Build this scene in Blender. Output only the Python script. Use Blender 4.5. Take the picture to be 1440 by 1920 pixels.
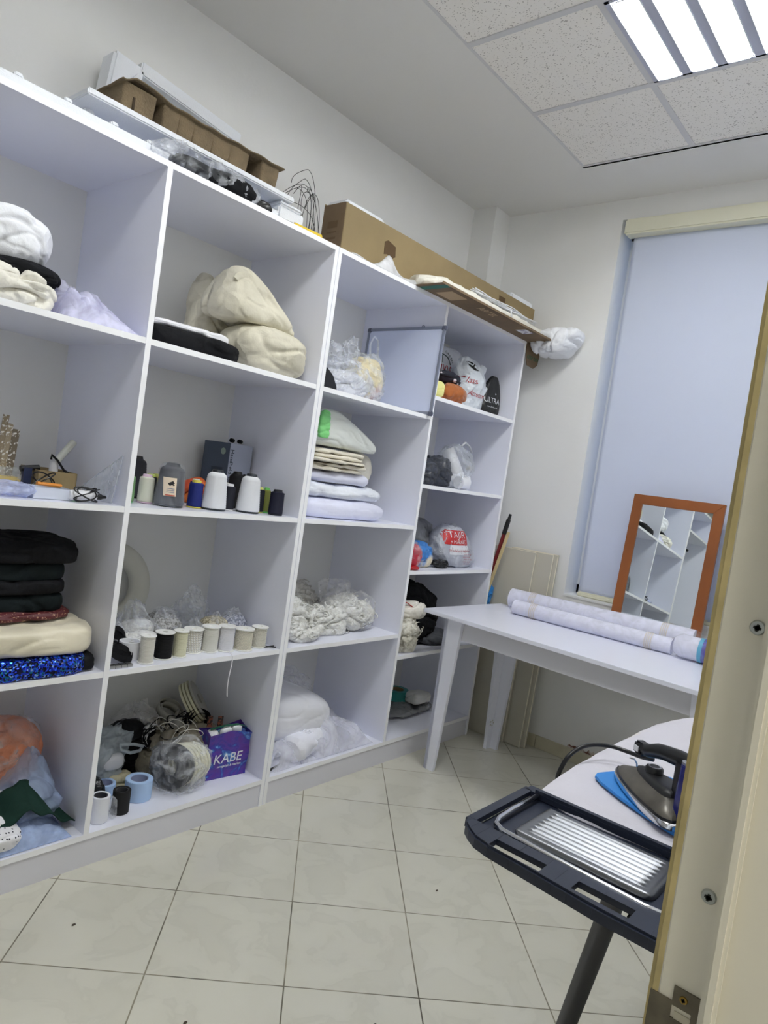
import bpy, bmesh, math, random
from mathutils import Vector, Matrix, noise, Euler
from mathutils.bvhtree import BVHTree

# ------------------------------------------------------------------ camera, world, exposure
sc = bpy.context.scene
for o in list(bpy.data.objects):
    bpy.data.objects.remove(o)
COL = sc.collection
cam_d = bpy.data.cameras.new('camera')
cam = bpy.data.objects.new('camera', cam_d)
COL.objects.link(cam)
R = Matrix(((0.63835, -0.75628, 0.14335), (-0.05541, 0.14060, 0.98851), (-0.76775, -0.63897, 0.04785))).transposed()
cam.matrix_world = Matrix.Translation((0.56384, -1.96470, 1.35119)) @ R.to_4x4()
cam_d.sensor_fit = 'HORIZONTAL'
cam_d.sensor_width = 36.0
cam_d.lens = 1303.57 / 1440 * 36.0
cam_d.clip_start = 0.02
sc.camera = cam
sc.view_settings.view_transform = 'Standard'
sc.view_settings.look = 'None'
sc.view_settings.exposure = 1.95
sc.view_settings.gamma = 1.0
sc.view_settings.use_curve_mapping = False
sc.cycles.transparent_max_bounces = 32
sc.cycles.max_bounces = 14
sc.cycles.diffuse_bounces = 12
sc.cycles.glossy_bounces = 6
w = bpy.data.worlds.new('world')
sc.world = w
w.use_nodes = True
w.node_tree.nodes['Background'].inputs[0].default_value = (0.55, 0.62, 0.75, 1)
w.node_tree.nodes['Background'].inputs[1].default_value = 0.6
LAMP = 11.0      # brightness of the tubes in the ceiling fixtures
LAMP2 = 12.0
HALL = 6.6

# ------------------------------------------------------------------ materials
def lin(c):
    c = c / 255.0
    return c / 12.92 if c <= 0.04045 else ((c + 0.055) / 1.055) ** 2.4

def rgb(r, g, b):
    return (lin(r), lin(g), lin(b), 1.0)

MATS = {}
def mat(name, c, rough=0.6, metal=0.0, bump=None, vary=None, alpha=1.0, coat=0.0, sheen=0.0, trans=0.0, spec=0.5, c2=None, wrinkle=0.0, subs=0.0, crumple=None):
    """bump=(scale,strength) ; vary=(scale,amount) value variation ; c2=(color,scale,lo,hi) pattern colour"""
    if name in MATS:
        return MATS[name]
    m = bpy.data.materials.new(name)
    m.use_nodes = True
    nt = m.node_tree
    b = nt.nodes['Principled BSDF']
    b.inputs['Base Color'].default_value = rgb(*c)
    b.inputs['Roughness'].default_value = rough
    b.inputs['Metallic'].default_value = metal
    b.inputs['Alpha'].default_value = alpha
    b.inputs['Coat Weight'].default_value = coat
    b.inputs['Sheen Weight'].default_value = sheen
    b.inputs['Transmission Weight'].default_value = trans
    b.inputs['Specular IOR Level'].default_value = spec
    tc = nt.nodes.new('ShaderNodeTexCoord')
    if c2 or vary:
        n = nt.nodes.new('ShaderNodeTexNoise')
        n.inputs['Scale'].default_value = (c2[1] if c2 else vary[0])
        n.inputs['Detail'].default_value = 4
        nt.links.new(tc.outputs['Object'], n.inputs['Vector'])
        r = nt.nodes.new('ShaderNodeValToRGB')
        if c2:
            r.color_ramp.elements[0].position = c2[2]
            r.color_ramp.elements[1].position = c2[3]
            r.color_ramp.elements[0].color = rgb(*c)
            r.color_ramp.elements[1].color = rgb(*c2[0])
        else:
            a = vary[1]
            r.color_ramp.elements[0].position = 0.3
            r.color_ramp.elements[1].position = 0.7
            r.color_ramp.elements[0].color = rgb(*[max(0, x * (1 - a)) for x in c])
            r.color_ramp.elements[1].color = rgb(*[min(255, x * (1 + a * 0.5)) for x in c])
        nt.links.new(n.outputs['Fac'], r.inputs['Fac'])
        nt.links.new(r.outputs['Color'], b.inputs['Base Color'])
    if bump:
        n = nt.nodes.new('ShaderNodeTexNoise')
        n.inputs['Scale'].default_value = bump[0]
        n.inputs['Detail'].default_value = 5
        n.inputs['Roughness'].default_value = 0.6
        if wrinkle:
            n.inputs['Distortion'].default_value = wrinkle
        nt.links.new(tc.outputs['Object'], n.inputs['Vector'])
        bp = nt.nodes.new('ShaderNodeBump')
        bp.inputs['Strength'].default_value = bump[1]
        bp.inputs['Distance'].default_value = 0.01
        nt.links.new(n.outputs['Fac'], bp.inputs['Height'])
        nt.links.new(bp.outputs['Normal'], b.inputs['Normal'])
    if crumple:
        n = nt.nodes.new('ShaderNodeTexNoise')
        n.inputs['Scale'].default_value = crumple[0] * .6
        n.inputs['Detail'].default_value = 3
        nt.links.new(tc.outputs['Object'], n.inputs['Vector'])
        va = nt.nodes.new('ShaderNodeVectorMath')
        va.operation = 'MULTIPLY_ADD'
        va.inputs[1].default_value = (.16, .16, .16)
        nt.links.new(n.outputs['Color'], va.inputs[0])
        nt.links.new(tc.outputs['Object'], va.inputs[2])
        prev = None
        for sc_, st_ in ((crumple[0], crumple[1]), (crumple[0] * 2.3, crumple[1] * .55)):
            v = nt.nodes.new('ShaderNodeTexVoronoi')
            v.inputs['Scale'].default_value = sc_
            nt.links.new(va.outputs[0], v.inputs['Vector'])
            bp = nt.nodes.new('ShaderNodeBump')
            bp.inputs['Strength'].default_value = st_
            bp.inputs['Distance'].default_value = .22 / sc_
            nt.links.new(v.outputs['Distance'], bp.inputs['Height'])
            if prev is None:
                for l in list(b.inputs['Normal'].links):
                    nt.links.new(l.from_socket, bp.inputs['Normal'])
            else:
                nt.links.new(prev.outputs['Normal'], bp.inputs['Normal'])
            prev = bp
        nt.links.new(prev.outputs['Normal'], b.inputs['Normal'])
    MATS[name] = m
    return m

def film(name, c, a0, a1, scale=14, rough=0.12, bump=1.0):
    """thin plastic film: see-through with whiter creases and sharp glints"""
    if name in MATS:
        return MATS[name]
    m = mat(name, c, rough=rough, spec=0.8)
    nt = m.node_tree
    b = nt.nodes['Principled BSDF']
    tc = [n for n in nt.nodes if n.type == 'TEX_COORD'][0]
    n = nt.nodes.new('ShaderNodeTexNoise')
    n.inputs['Scale'].default_value = scale
    n.inputs['Detail'].default_value = 6
    n.inputs['Distortion'].default_value = 1.5
    nt.links.new(tc.outputs['Object'], n.inputs['Vector'])
    mr = nt.nodes.new('ShaderNodeMapRange')
    mr.inputs['From Min'].default_value = 0.38
    mr.inputs['From Max'].default_value = 0.66
    mr.inputs['To Min'].default_value = a0
    mr.inputs['To Max'].default_value = a1
    nt.links.new(n.outputs['Fac'], mr.inputs['Value'])
    nt.links.new(mr.outputs['Result'], b.inputs['Alpha'])
    bp = nt.nodes.new('ShaderNodeBump')
    bp.inputs['Strength'].default_value = bump
    bp.inputs['Distance'].default_value = 0.012
    nt.links.new(n.outputs['Fac'], bp.inputs['Height'])
    nt.links.new(bp.outputs['Normal'], b.inputs['Normal'])
    return m

def emit(name, c, s):
    m = bpy.data.materials.new(name)
    m.use_nodes = True
    nt = m.node_tree
    nt.nodes.remove(nt.nodes['Principled BSDF'])
    e = nt.nodes.new('ShaderNodeEmission')
    e.inputs[0].default_value = rgb(*c)
    e.inputs[1].default_value = s
    nt.links.new(e.outputs[0], nt.nodes['Material Output'].inputs[0])
    MATS[name] = m
    return m

LAM = mat('white_laminate', (233, 235, 246), rough=0.28, bump=(300, 0.02))
LAMB = mat('back_board', (230, 230, 227), rough=0.6)
EDGE = mat('edge_band', (247, 248, 251), rough=0.35)
PLINTH = mat('plinth_board', (218, 218, 225), rough=0.4)
WALL = mat('wall_paint', (231, 231, 229), rough=0.85, bump=(60, 0.06), vary=(1.5, 0.015))
GYP = mat('gypsum_paint', (222, 221, 218), rough=0.9, bump=(40, 0.04))
STYRO = mat('styrofoam', (238, 241, 246), rough=0.8, bump=(260, 0.35))
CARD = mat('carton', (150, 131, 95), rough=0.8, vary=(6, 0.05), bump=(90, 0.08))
CARDD = mat('carton_brown_shaded', (118, 98, 74), rough=0.8, vary=(8, 0.08), bump=(90, 0.08))  # brown board, darkened so the flattened carton's shaded underside is in the colour
PULP = mat('moulded_pulp', (128, 112, 88), rough=0.95, vary=(14, 0.13), bump=(160, 0.6))
BLKC = mat('black_cloth', (13, 14, 19), crumple=(9, .8), rough=0.8, bump=(45, 0.3), spec=.25)
WHC = mat('white_cloth', (238, 240, 245), crumple=(8, .7), rough=0.8, bump=(35, 0.3))
CREAMC = mat('beige_calico', (212, 207, 188), crumple=(7, .8), rough=0.85, bump=(22, 0.5), vary=(5, 0.04))
FILM = film('clear_film', (232, 236, 244), 0.06, 0.55)
FILM2 = film('soft_film', (222, 228, 234), 0.15, 0.45, scale=9, rough=0.25)
FILMD = film('smoky_film', (70, 74, 84), 0.45, 0.9, scale=12, rough=0.12)
BLKP = mat('black_plastic', (20, 21, 24), rough=0.35)
BLKBAG = mat('black_bag_film', (16, 17, 20), crumple=(9, 1.0), rough=0.18, bump=(18, 0.8), wrinkle=1.5)
CHROME = mat('polished_steel', (215, 217, 222), rough=0.16, metal=1.0)
STEEL = mat('brushed_steel', (195, 196, 198), rough=0.32, metal=1.0, bump=(200, 0.05))
WHP = mat('white_plastic', (235, 236, 240), rough=0.35)

# ------------------------------------------------------------------ mesh helpers
class MB:
    def __init__(s):
        s.v = []
        s.f = []
        s.m = []
    def add(s, v, f, M=None, mi=0):
        n = len(s.v)
        if M is not None:
            v = [M @ Vector(p) for p in v]
        s.v += [tuple(p) for p in v]
        s.f += [tuple(i + n for i in q) for q in f]
        s.m += [mi] * len(f)
        return s
    def box(s, x0, x1, y0, y1, z0, z1, M=None, mi=0):
        v = [(x0, y0, z0), (x1, y0, z0), (x1, y1, z0), (x0, y1, z0), (x0, y0, z1), (x1, y0, z1), (x1, y1, z1), (x0, y1, z1)]
        f = [(0, 3, 2, 1), (4, 5, 6, 7), (0, 1, 5, 4), (1, 2, 6, 5), (2, 3, 7, 6), (3, 0, 4, 7)]
        return s.add(v, f, M, mi)
    def lathe(s, prof, n=28, M=None, mi=0):
        v = []
        f = []
        for r, z in prof:
            for k in range(n):
                a = 2 * math.pi * k / n
                v.append((r * math.cos(a), r * math.sin(a), z))
        for i in range(len(prof) - 1):
            for k in range(n):
                k2 = (k + 1) % n
                f.append((i * n + k, i * n + k2, (i + 1) * n + k2, (i + 1) * n + k))
        if prof[0][0] > 1e-6:
            f.append(tuple(range(n - 1, -1, -1)))
        if prof[-1][0] > 1e-6:
            f.append(tuple((len(prof) - 1) * n + k for k in range(n)))
        return s.add(v, f, M, mi)
    def ring(s, ro, ri, z0, z1, n=36, M=None, mi=0):
        v = []
        f = []
        prof = [(ro, z0), (ro, z1), (ri, z1), (ri, z0)]
        for r, z in prof:
            for k in range(n):
                a = 2 * math.pi * k / n
                v.append((r * math.cos(a), r * math.sin(a), z))
        for i in range(4):
            j = (i + 1) % 4
            for k in range(n):
                k2 = (k + 1) % n
                f.append((i * n + k, i * n + k2, j * n + k2, j * n + k))
        return s.add(v, f, M, mi)
    def tube(s, pts, r, n=8, mi=0, flat=1.0, closed=False):
        pts = [Vector(p) for p in pts]
        v = []
        f = []
        N = len(pts)
        up = Vector((0, 0, 1))
        prev = None
        for i, p in enumerate(pts):
            a = pts[(i - 1) % N] if (closed or i > 0) else p
            b = pts[(i + 1) % N] if (closed or i < N - 1) else p
            t = (b - a).normalized()
            if prev is None:
                x = t.cross(up)
                if x.length < 1e-3:
                    x = t.cross(Vector((1, 0, 0)))
            else:
                x = prev - t * prev.dot(t)
            x.normalize()
            prev = x
            y = t.cross(x)
            rr = r[i] if isinstance(r, (list, tuple)) else r
            for k in range(n):
                q = 2 * math.pi * k / n
                v.append(p + x * math.cos(q) * rr + y * math.sin(q) * rr * flat)
        M_ = N if closed else N - 1
        for i in range(M_):
            j = (i + 1) % N
            for k in range(n):
                k2 = (k + 1) % n
                f.append((i * n + k, i * n + k2, j * n + k2, j * n + k))
        if not closed:
            f.append(tuple(range(n - 1, -1, -1)))
            f.append(tuple((N - 1) * n + k for k in range(n)))
        return s.add(v, f, None, mi)
    def prism(s, pts, z0, z1, M=None, mi=0):
        n = len(pts)
        v = [(p[0], p[1], z0) for p in pts] + [(p[0], p[1], z1) for p in pts]
        f = [tuple(range(n - 1, -1, -1)), tuple(range(n, 2 * n))] + [(i, (i + 1) % n, n + (i + 1) % n, n + i) for i in range(n)]
        return s.add(v, f, M, mi)
    def loft(s, rings, M=None, mi=0, cap=True):
        n = len(rings[0])
        v = [p for r in rings for p in r]
        f = []
        for i in range(len(rings) - 1):
            for k in range(n):
                k2 = (k + 1) % n
                f.append((i * n + k, i * n + k2, (i + 1) * n + k2, (i + 1) * n + k))
        if cap:
            f.append(tuple(range(n - 1, -1, -1)))
            f.append(tuple((len(rings) - 1) * n + k for k in range(n)))
        return s.add(v, f, M, mi)
    def grid(s, nx, ny, fn, M=None, mi=0):
        v = [fn(i / nx, j / ny) for j in range(ny + 1) for i in range(nx + 1)]
        f = [(j * (nx + 1) + i, j * (nx + 1) + i + 1, (j + 1) * (nx + 1) + i + 1, (j + 1) * (nx + 1) + i) for j in range(ny) for i in range(nx)]
        return s.add(v, f, M, mi)
    def build(s, name, mats, parent=None, loc=(0, 0, 0), rot=(0, 0, 0), smooth=False, bevel=0.0, bseg=2, solid=0.0, subsurf=0):
        me = bpy.data.meshes.new(name)
        me.from_pydata(s.v, [], s.f)
        if not isinstance(mats, (list, tuple)):
            mats = [mats]
        for m in mats:
            me.materials.append(m)
        me.polygons.foreach_set('material_index', s.m)
        bm = bmesh.new()
        bm.from_mesh(me)
        bmesh.ops.recalc_face_normals(bm, faces=bm.faces)
        if bevel:
            ed = [e for e in bm.edges if len(e.link_faces) == 2 and e.calc_face_angle(0) > 0.6]
            bmesh.ops.bevel(bm, geom=ed, offset=bevel, segments=bseg, affect='EDGES', clamp_overlap=True)
        bm.to_mesh(me)
        bm.free()
        if smooth:
            for p in me.polygons:
                p.use_smooth = True
            if smooth != 'all':
                try:
                    me.set_sharp_from_angle(angle=math.radians(40))
                except Exception:
                    pass
        o = bpy.data.objects.new(name, me)
        COL.objects.link(o)
        o.location = loc
        o.rotation_euler = rot
        if parent:
            o.parent = parent
        if solid:
            md = o.modifiers.new('solid', 'SOLIDIFY')
            md.thickness = solid
            md.offset = 0
        if subsurf:
            md = o.modifiers.new('sub', 'SUBSURF')
            md.levels = subsurf
            md.render_levels = subsurf
        return o

def tag(o, label=None, cat=None, group=None, kind=None):
    if label:
        o['label'] = label
    if cat:
        o['category'] = cat
    if group:
        o['group'] = group
    if kind:
        o['kind'] = kind
    return o

def empty(name, loc, rz=0.0, label=None, cat=None, group=None):
    o = bpy.data.objects.new(name, None)
    o.empty_display_size = 0.05
    COL.objects.link(o)
    o.location = loc
    o.rotation_euler = (0, 0, rz)
    return tag(o, label, cat, group)

def copy_thing(src, loc, rz, label=None):
    r = src.copy()
    COL.objects.link(r)
    r.location = loc
    r.rotation_euler = (0, 0, rz)
    for ch in list(src.children):
        c = ch.copy()
        COL.objects.link(c)
        c.parent = r
        for g in list(ch.children):
            d = g.copy()
            COL.objects.link(d)
            d.parent = c
    if label:
        r['label'] = label
    return r

def fbm(p, o=4):
    return noise.fractal(p, 1.0, 2.1, o)

def lump_data(size, seed=1, amp=0.012, freq=9.0, crease=0.012, cfreq=11.0, n=2.6, res=34, flat=0.12, shape=None, fold=None, mode='cloth', aniso=.55):
    """soft bundle: super-ellipsoid with swelling, sharp creases and a resting base at z = 0"""
    sx, sy, sz = [q / 2 for q in size]
    off = Vector((seed * 7.31, seed * 3.17, seed * 5.71))
    V = {}
    verts = []
    faces = []
    def vid(p):
        k = (round(p[0], 5), round(p[1], 5), round(p[2], 5))
        if k not in V:
            V[k] = len(verts)
            verts.append(Vector(p))
        return V[k]
    for ax in range(3):
        for sg in (-1, 1):
            for i in range(res):
                for j in range(res):
                    q = []
                    for (a, b) in ((i, j), (i + 1, j), (i + 1, j + 1), (i, j + 1)):
                        u = math.tan((a / res * 2 - 1) * math.pi / 4)
                        v = math.tan((b / res * 2 - 1) * math.pi / 4)
                        p = [0, 0, 0]
                        p[ax] = sg
                        p[(ax + 1) % 3] = u
                        p[(ax + 2) % 3] = v
                        q.append(vid(p))
                    if sg < 0:
                        q.reverse()
                    faces.append(tuple(q))
    out = []
    lim = .28 * min(sx, sy, sz) * 2
    for p in verts:
        r = (abs(p.x) ** n + abs(p.y) ** n + abs(p.z) ** n) ** (1.0 / n)
        e = p / r
        q = Vector((e.x * sx, e.y * sy, e.z * sz))
        nn = Vector((e.x / sx, e.y / sy, e.z / sz)).normalized()
        if mode == 'film':
            d = amp * fbm(q * freq + off)
            rd = 1 - abs(noise.noise(q * cfreq + off * 1.7)) * 2.2
            rd2 = 1 - abs(noise.noise(q * cfreq * 2.1 + off * 0.7)) * 2.2
            d += crease * (max(0, rd) ** 3 * 0.7 + max(0, rd2) ** 3 * 0.4) - crease * 0.5
        else:
            # cloth : long soft swellings parted by narrow sunken creases
            wq = q + noise.noise_vector(q * cfreq * .55 + off) * .035
            qa = Vector((wq.x * aniso, wq.y * (aniso + .3), wq.z * 1.25))
            d = amp * 1.1 * noise.noise(q * freq * .8 + off) + amp * .5 * noise.noise(qa * freq * 1.9 + off)
            v1 = abs(noise.noise(qa * cfreq * .95 + off * 1.7))
            v2 = abs(noise.noise(qa * cfreq * 2.0 + off * .7))
            d -= crease * (math.exp(-(v1 / .07) ** 2) * .62 + math.exp(-(v2 / .10) ** 2) * .26)
            d += crease * .35 * math.sin(min(1.0, v1 / .30) * math.pi / 2)
        if fold:
            k, fa = fold
            d += fa * math.sin(e.z * k + fbm(q * 6 + off) * 1.5)
        q = q + nn * max(-lim, min(lim, d))
        out.append(q)
    zlo = -sz * (1 - flat)
    for q in out:
        if q.z < zlo:
            q.z = zlo + (q.z - zlo) * 0.04
    z0 = min(q.z for q in out)
    for q in out:
        q.z -= z0
    if shape:
        out = [Vector(shape(q, 2 * sz)) for q in out]
    return out, faces

def soft(name, m, loc, size, parent=None, rz=0.0, rot=None, smooth='all', **k):
    if 'mode' not in k and ('film' in m.name or 'bag' in m.name):
        k['mode'] = 'film'
    v, f = lump_data(size, **k)
    mb = MB().add(v, f)
    return mb.build(name, m, parent, loc=loc, rot=rot if rot else (0, 0, rz), smooth=smooth)

def neck(h0=0.6, w=0.25, rip=0.02, lean=(0, 0)):
    """gathers the upper part of a bag into a neck with ripples"""
    def fn(q, h):
        t = max(0, (q.z / h - h0) / (1 - h0))
        k = 1 - (1 - w) * (t ** 0.7)
        a = math.atan2(q.y, q.x)
        rr = 1 + rip * 10 * t * math.sin(a * 7 + q.z * 30)
        return (q.x * k * rr + lean[0] * t, q.y * k * rr + lean[1] * t, q.z)
    return fn

def text(name, s, size, m, parent, loc, rot=(math.pi / 2, 0, 0), extrude=0.0004, shear=0.0, target=None, d=(0, 1, 0), off=0.0012, sx=1.0):
    cu = bpy.data.curves.new(name, 'FONT')
    cu.body = s
    cu.size = size
    cu.extrude = 0.0 if target else extrude
    cu.shear = shear
    cu.align_x = 'CENTER'
    cu.align_y = 'CENTER'
    cu.resolution_u = 3
    tmp = bpy.data.objects.new(name, cu)
    COL.objects.link(tmp)
    bpy.context.view_layer.update()
    me = bpy.data.meshes.new_from_object(tmp.evaluated_get(bpy.context.evaluated_depsgraph_get()))
    bpy.data.objects.remove(tmp)
    me.materials.clear()
    me.materials.append(m)
    me.transform(Matrix.Diagonal((sx, 1, 1, 1)))
    o = bpy.data.objects.new(name, me)
    COL.objects.link(o)
    if target is not None:
        me.transform(Matrix.Translation(loc) @ Euler(rot).to_matrix().to_4x4())
        bm = bmesh.new()
        bm.from_mesh(me)
        bmesh.ops.triangulate(bm, faces=bm.faces)
        bmesh.ops.subdivide_edges(bm, edges=[e for e in bm.edges if e.calc_length() > 0.006], cuts=2)
        bm.to_mesh(me)
        bm.free()
        wrap(me, target, d, off)
    else:
        o.location = loc
        o.rotation_euler = rot
    if parent:
        o.parent = parent
    return o

def wrap(me, target, d, off):
    """lays a print on the surface of its carrier (both in the carrier's local space)"""
    bm = bmesh.new()
    bm.from_mesh(target.data)
    tree = BVHTree.FromBMesh(bm)
    D = Vector(d).normalized()
    kill = []
    for i, v in enumerate(me.vertices):
        h = tree.ray_cast(v.co - D * 1.0, D)
        if h[0] is not None:
            v.co = h[0] - D * off
        else:
            h = tree.find_nearest(v.co)
            v.co = h[0] + h[1] * off
    bm.free()

def patch(name, m, parent, target, cx, cz, wx, wz, cy=0.0, d=(0, 1, 0), off=0.0008, axis='x', rot=0.0, nx=16, nz=8):
    mb = MB()
    def fn(u, v):
        a = (u - .5) * wx
        b = (v - .5) * wz
        a, b = a * math.cos(rot) - b * math.sin(rot), a * math.sin(rot) + b * math.cos(rot)
        return (cx + a, cy, cz + b) if axis == 'x' else (cx, cy + a, cz + b)
    mb.grid(nx, nz, fn)
    o = mb.build(name, m, parent, smooth='all')
    wrap(o.data, target, d, off)
    return o

rnd = random.Random(5)
# ------------------------------------------------------------------ room shell
YW = 0.512      # wall behind the shelving
XW = 4.13       # wall with the window
YD = -1.864     # wall with the doorway
XB = -1.55
ZC = 3.0

def floor_mat():
    m = mat('floor_tiles', (214, 211, 196), rough=0.13, spec=0.55)
    nt = m.node_tree
    b = nt.nodes['Principled BSDF']
    N = nt.nodes.new
    L = nt.links.new
    g = N('ShaderNodeNewGeometry')
    mp = N('ShaderNodeMapping')
    mp.vector_type = 'TEXTURE'
    mp.inputs['Location'].default_value = (1.3602, -0.2628, 0)
    mp.inputs['Rotation'].default_value = (0, 0, -0.7998)
    mp.inputs['Scale'].default_value = (0.3597, 0.3597, 1)
    L(g.outputs['Position'], mp.inputs['Vector'])
    sp = N('ShaderNodeSeparateXYZ')
    L(mp.outputs['Vector'], sp.inputs[0])
    ds = []
    cells = []
    for ax in ('X', 'Y'):
        fr = N('ShaderNodeMath'); fr.operation = 'FRACT'
        L(sp.outputs[ax], fr.inputs[0])
        fl = N('ShaderNodeMath'); fl.operation = 'FLOOR'
        L(sp.outputs[ax], fl.inputs[0])
        cells.append(fl)
        a = N('ShaderNodeMath'); a.operation = 'SUBTRACT'; a.inputs[1].default_value = 0.5
        L(fr.outputs[0], a.inputs[0])
        ab = N('ShaderNodeMath'); ab.operation = 'ABSOLUTE'
        L(a.outputs[0], ab.inputs[0])
        ds.append(ab)
    mx = N('ShaderNodeMath'); mx.operation = 'MAXIMUM'
    L(ds[0].outputs[0], mx.inputs[0]); L(ds[1].outputs[0], mx.inputs[1])
    gr = N('ShaderNodeMapRange')
    gr.inputs['From Min'].default_value = 0.4935
    gr.inputs['From Max'].default_value = 0.4962
    L(mx.outputs[0], gr.inputs['Value'])
    cb = N('ShaderNodeCombineXYZ')
    L(cells[0].outputs[0], cb.inputs[0]); L(cells[1].outputs[0], cb.inputs[1])
    wn = N('ShaderNodeTexWhiteNoise')
    L(cb.outputs[0], wn.inputs['Vector'])
    ad = N('ShaderNodeVectorMath'); ad.operation = 'MULTIPLY_ADD'
    L(wn.outputs['Color'], ad.inputs[0]); ad.inputs[1].default_value = (9, 9, 9)
    L(mp.outputs['Vector'], ad.inputs[2])
    ns = N('ShaderNodeTexNoise')
    ns.inputs['Scale'].default_value = 2.6
    ns.inputs['Detail'].default_value = 8
    ns.inputs['Distortion'].default_value = 0.6
    L(ad.outputs[0], ns.inputs['Vector'])
    rp = N('ShaderNodeValToRGB')
    e = rp.color_ramp.elements
    e[0].position = 0.40; e[0].color = rgb(203, 201, 187)
    e[1].position = 0.62; e[1].color = rgb(207, 205, 191)
    q = rp.color_ramp.elements.new(0.47); q.color = rgb(200, 198, 184)
    q = rp.color_ramp.elements.new(0.50); q.color = rgb(205, 203, 189)
    L(ns.outputs['Fac'], rp.inputs['Fac'])
    n2 = N('ShaderNodeTexNoise'); n2.inputs['Scale'].default_value = 5
    L(g.outputs['Position'], n2.inputs['Vector'])
    r2 = N('ShaderNodeValToRGB')
    r2.color_ramp.elements[0].position = 0.35; r2.color_ramp.elements[0].color = rgb(92, 88, 76)
    r2.color_ramp.elements[1].position = 0.65; r2.color_ramp.elements[1].color = rgb(158, 152, 132)
    L(n2.outputs['Fac'], r2.inputs['Fac'])
    mixc = N('ShaderNodeMix'); mixc.data_type = 'RGBA'
    L(gr.outputs[0], mixc.inputs['Factor'])
    L(rp.outputs['Color'], mixc.inputs[6]); L(r2.outputs['Color'], mixc.inputs[7])
    L(mixc.outputs[2], b.inputs['Base Color'])
    rr = N('ShaderNodeMapRange')
    rr.inputs['To Min'].default_value = 0.13; rr.inputs['To Max'].default_value = 0.8
    L(gr.outputs[0], rr.inputs['Value']); L(rr.outputs[0], b.inputs['Roughness'])
    inv = N('ShaderNodeMath'); inv.operation = 'SUBTRACT'; inv.inputs[0].default_value = 1
    L(gr.outputs[0], inv.inputs[1])
    bp = N('ShaderNodeBump'); bp.inputs['Distance'].default_value = 0.002; bp.inputs['Strength'].default_value = 0.5
    L(inv.outputs[0], bp.inputs['Height']); L(bp.outputs[0], b.inputs['Normal'])
    return m

def struct(o):
    o['kind'] = 'structure'
    return o

FLOOR = floor_mat()
struct(MB().box(XB - .1, XW + .3, -4.0, YW + .1, -0.1, 0).build('floor', FLOOR))
struct(MB().box(XB - .1, XW + .1, YW, YW + .1, 0, ZC + .1).build('wall_left', WALL))
# pillar in the corner
struct(MB().box(3.97, XW, 0.36, YW, 0, ZC).build('wall_corner', WALL))
# window wall with its recess
WY0, WY1, WZ0, WZ1 = -1.80, -0.345, 0.86, 2.892
mb = MB()
mb.box(XW, XW + .2, WY1, YW + .1, 0, ZC + .1)
mb.box(XW, XW + .2, -4.0, WY0, 0, ZC + .1)
mb.box(XW, XW + .2, WY0, WY1, 0, WZ0)
mb.box(XW, XW + .2, WY0, WY1, WZ1, ZC + .1)
struct(mb.build('wall_back', WALL))
mb = MB()
XO = 1.0
mb.box(XO + .0005, XW, YD - .15, YD, 0, ZC + .1)
mb.box(XB, 0.10, YD - .15, YD, 0, ZC + .1)
mb.box(0.10, XO + .0005, YD - .15, YD, 2.08, ZC + .1)
struct(mb.build('wall_right', WALL))
struct(MB().box(XB - .1, XB, -4.0, YW + .1, 0, ZC + .1).build('wall_front', WALL))
struct(MB().box(XB, XW, -4.1, -4.0, 0, ZC + .1).build('wall_hallway', WALL))
# ceiling : plain gypsum border and a lay-in grid
GX0, GX1, GY0, GY1, GP = -0.97, 3.713, -1.845, -0.283, 0.5203
mb = MB()
mb.box(XB, GX0, -4.1, YW, ZC, ZC + .1)
mb.box(GX1, XW, -4.1, YW, ZC, ZC + .1)
mb.box(GX0, GX1, GY1, YW, ZC, ZC + .1)
mb.box(GX0, GX1, -4.1, GY0, ZC, ZC + .1)
mb.box(GX0, GX1, GY0, GY1, ZC + .05, ZC + .1)
ceil = struct(mb.build('ceiling', GYP))
TILE = mat('ceiling_tile_mineral', (236, 233, 228), rough=0.95, bump=(120, 0.15))
nt = TILE.node_tree
vo = nt.nodes.new('ShaderNodeTexVoronoi'); vo.inputs['Scale'].default_value = 150
mpn = nt.nodes.new('ShaderNodeMapping'); mpn.inputs['Scale'].default_value = (1, 0.6, 1)
n3 = nt.nodes.new('ShaderNodeTexNoise'); n3.inputs['Scale'].default_value = 40
g3 = nt.nodes.new('ShaderNodeNewGeometry')
nt.links.new(g3.outputs['Position'], mpn.inputs['Vector'])
nt.links.new(mpn.outputs[0], vo.inputs['Vector'])
nt.links.new(g3.outputs['Position'], n3.inputs['Vector'])
mm = nt.nodes.new('ShaderNodeMath'); mm.operation = 'MULTIPLY_ADD'; mm.inputs[1].default_value = -0.75; 
nt.links.new(n3.outputs['Fac'], mm.inputs[0]); nt.links.new(vo.outputs['Distance'], mm.inputs[2])
rp3 = nt.nodes.new('ShaderNodeValToRGB')
rp3.color_ramp.elements[0].position = -0.0; rp3.color_ramp.elements[0].color = rgb(178, 174, 168)
rp3.color_ramp.elements[1].position = 0.035; rp3.color_ramp.elements[1].color = rgb(236, 233, 228)
ad3 = nt.nodes.new('ShaderNodeMath'); ad3.operation = 'ADD'; ad3.inputs[1].default_value = 0.17
nt.links.new(mm.outputs[0], ad3.inputs[0])
nt.links.new(ad3.outputs[0], rp3.inputs['Fac'])
nt.links.new(rp3.outputs['Color'], nt.nodes['Principled BSDF'].inputs['Base Color'])
TBAR = mat('grid_bar', (204, 204, 206), rough=0.5)
lights_at = [(2.672, -1.3236), (1.1118, -1.3236)]
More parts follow.
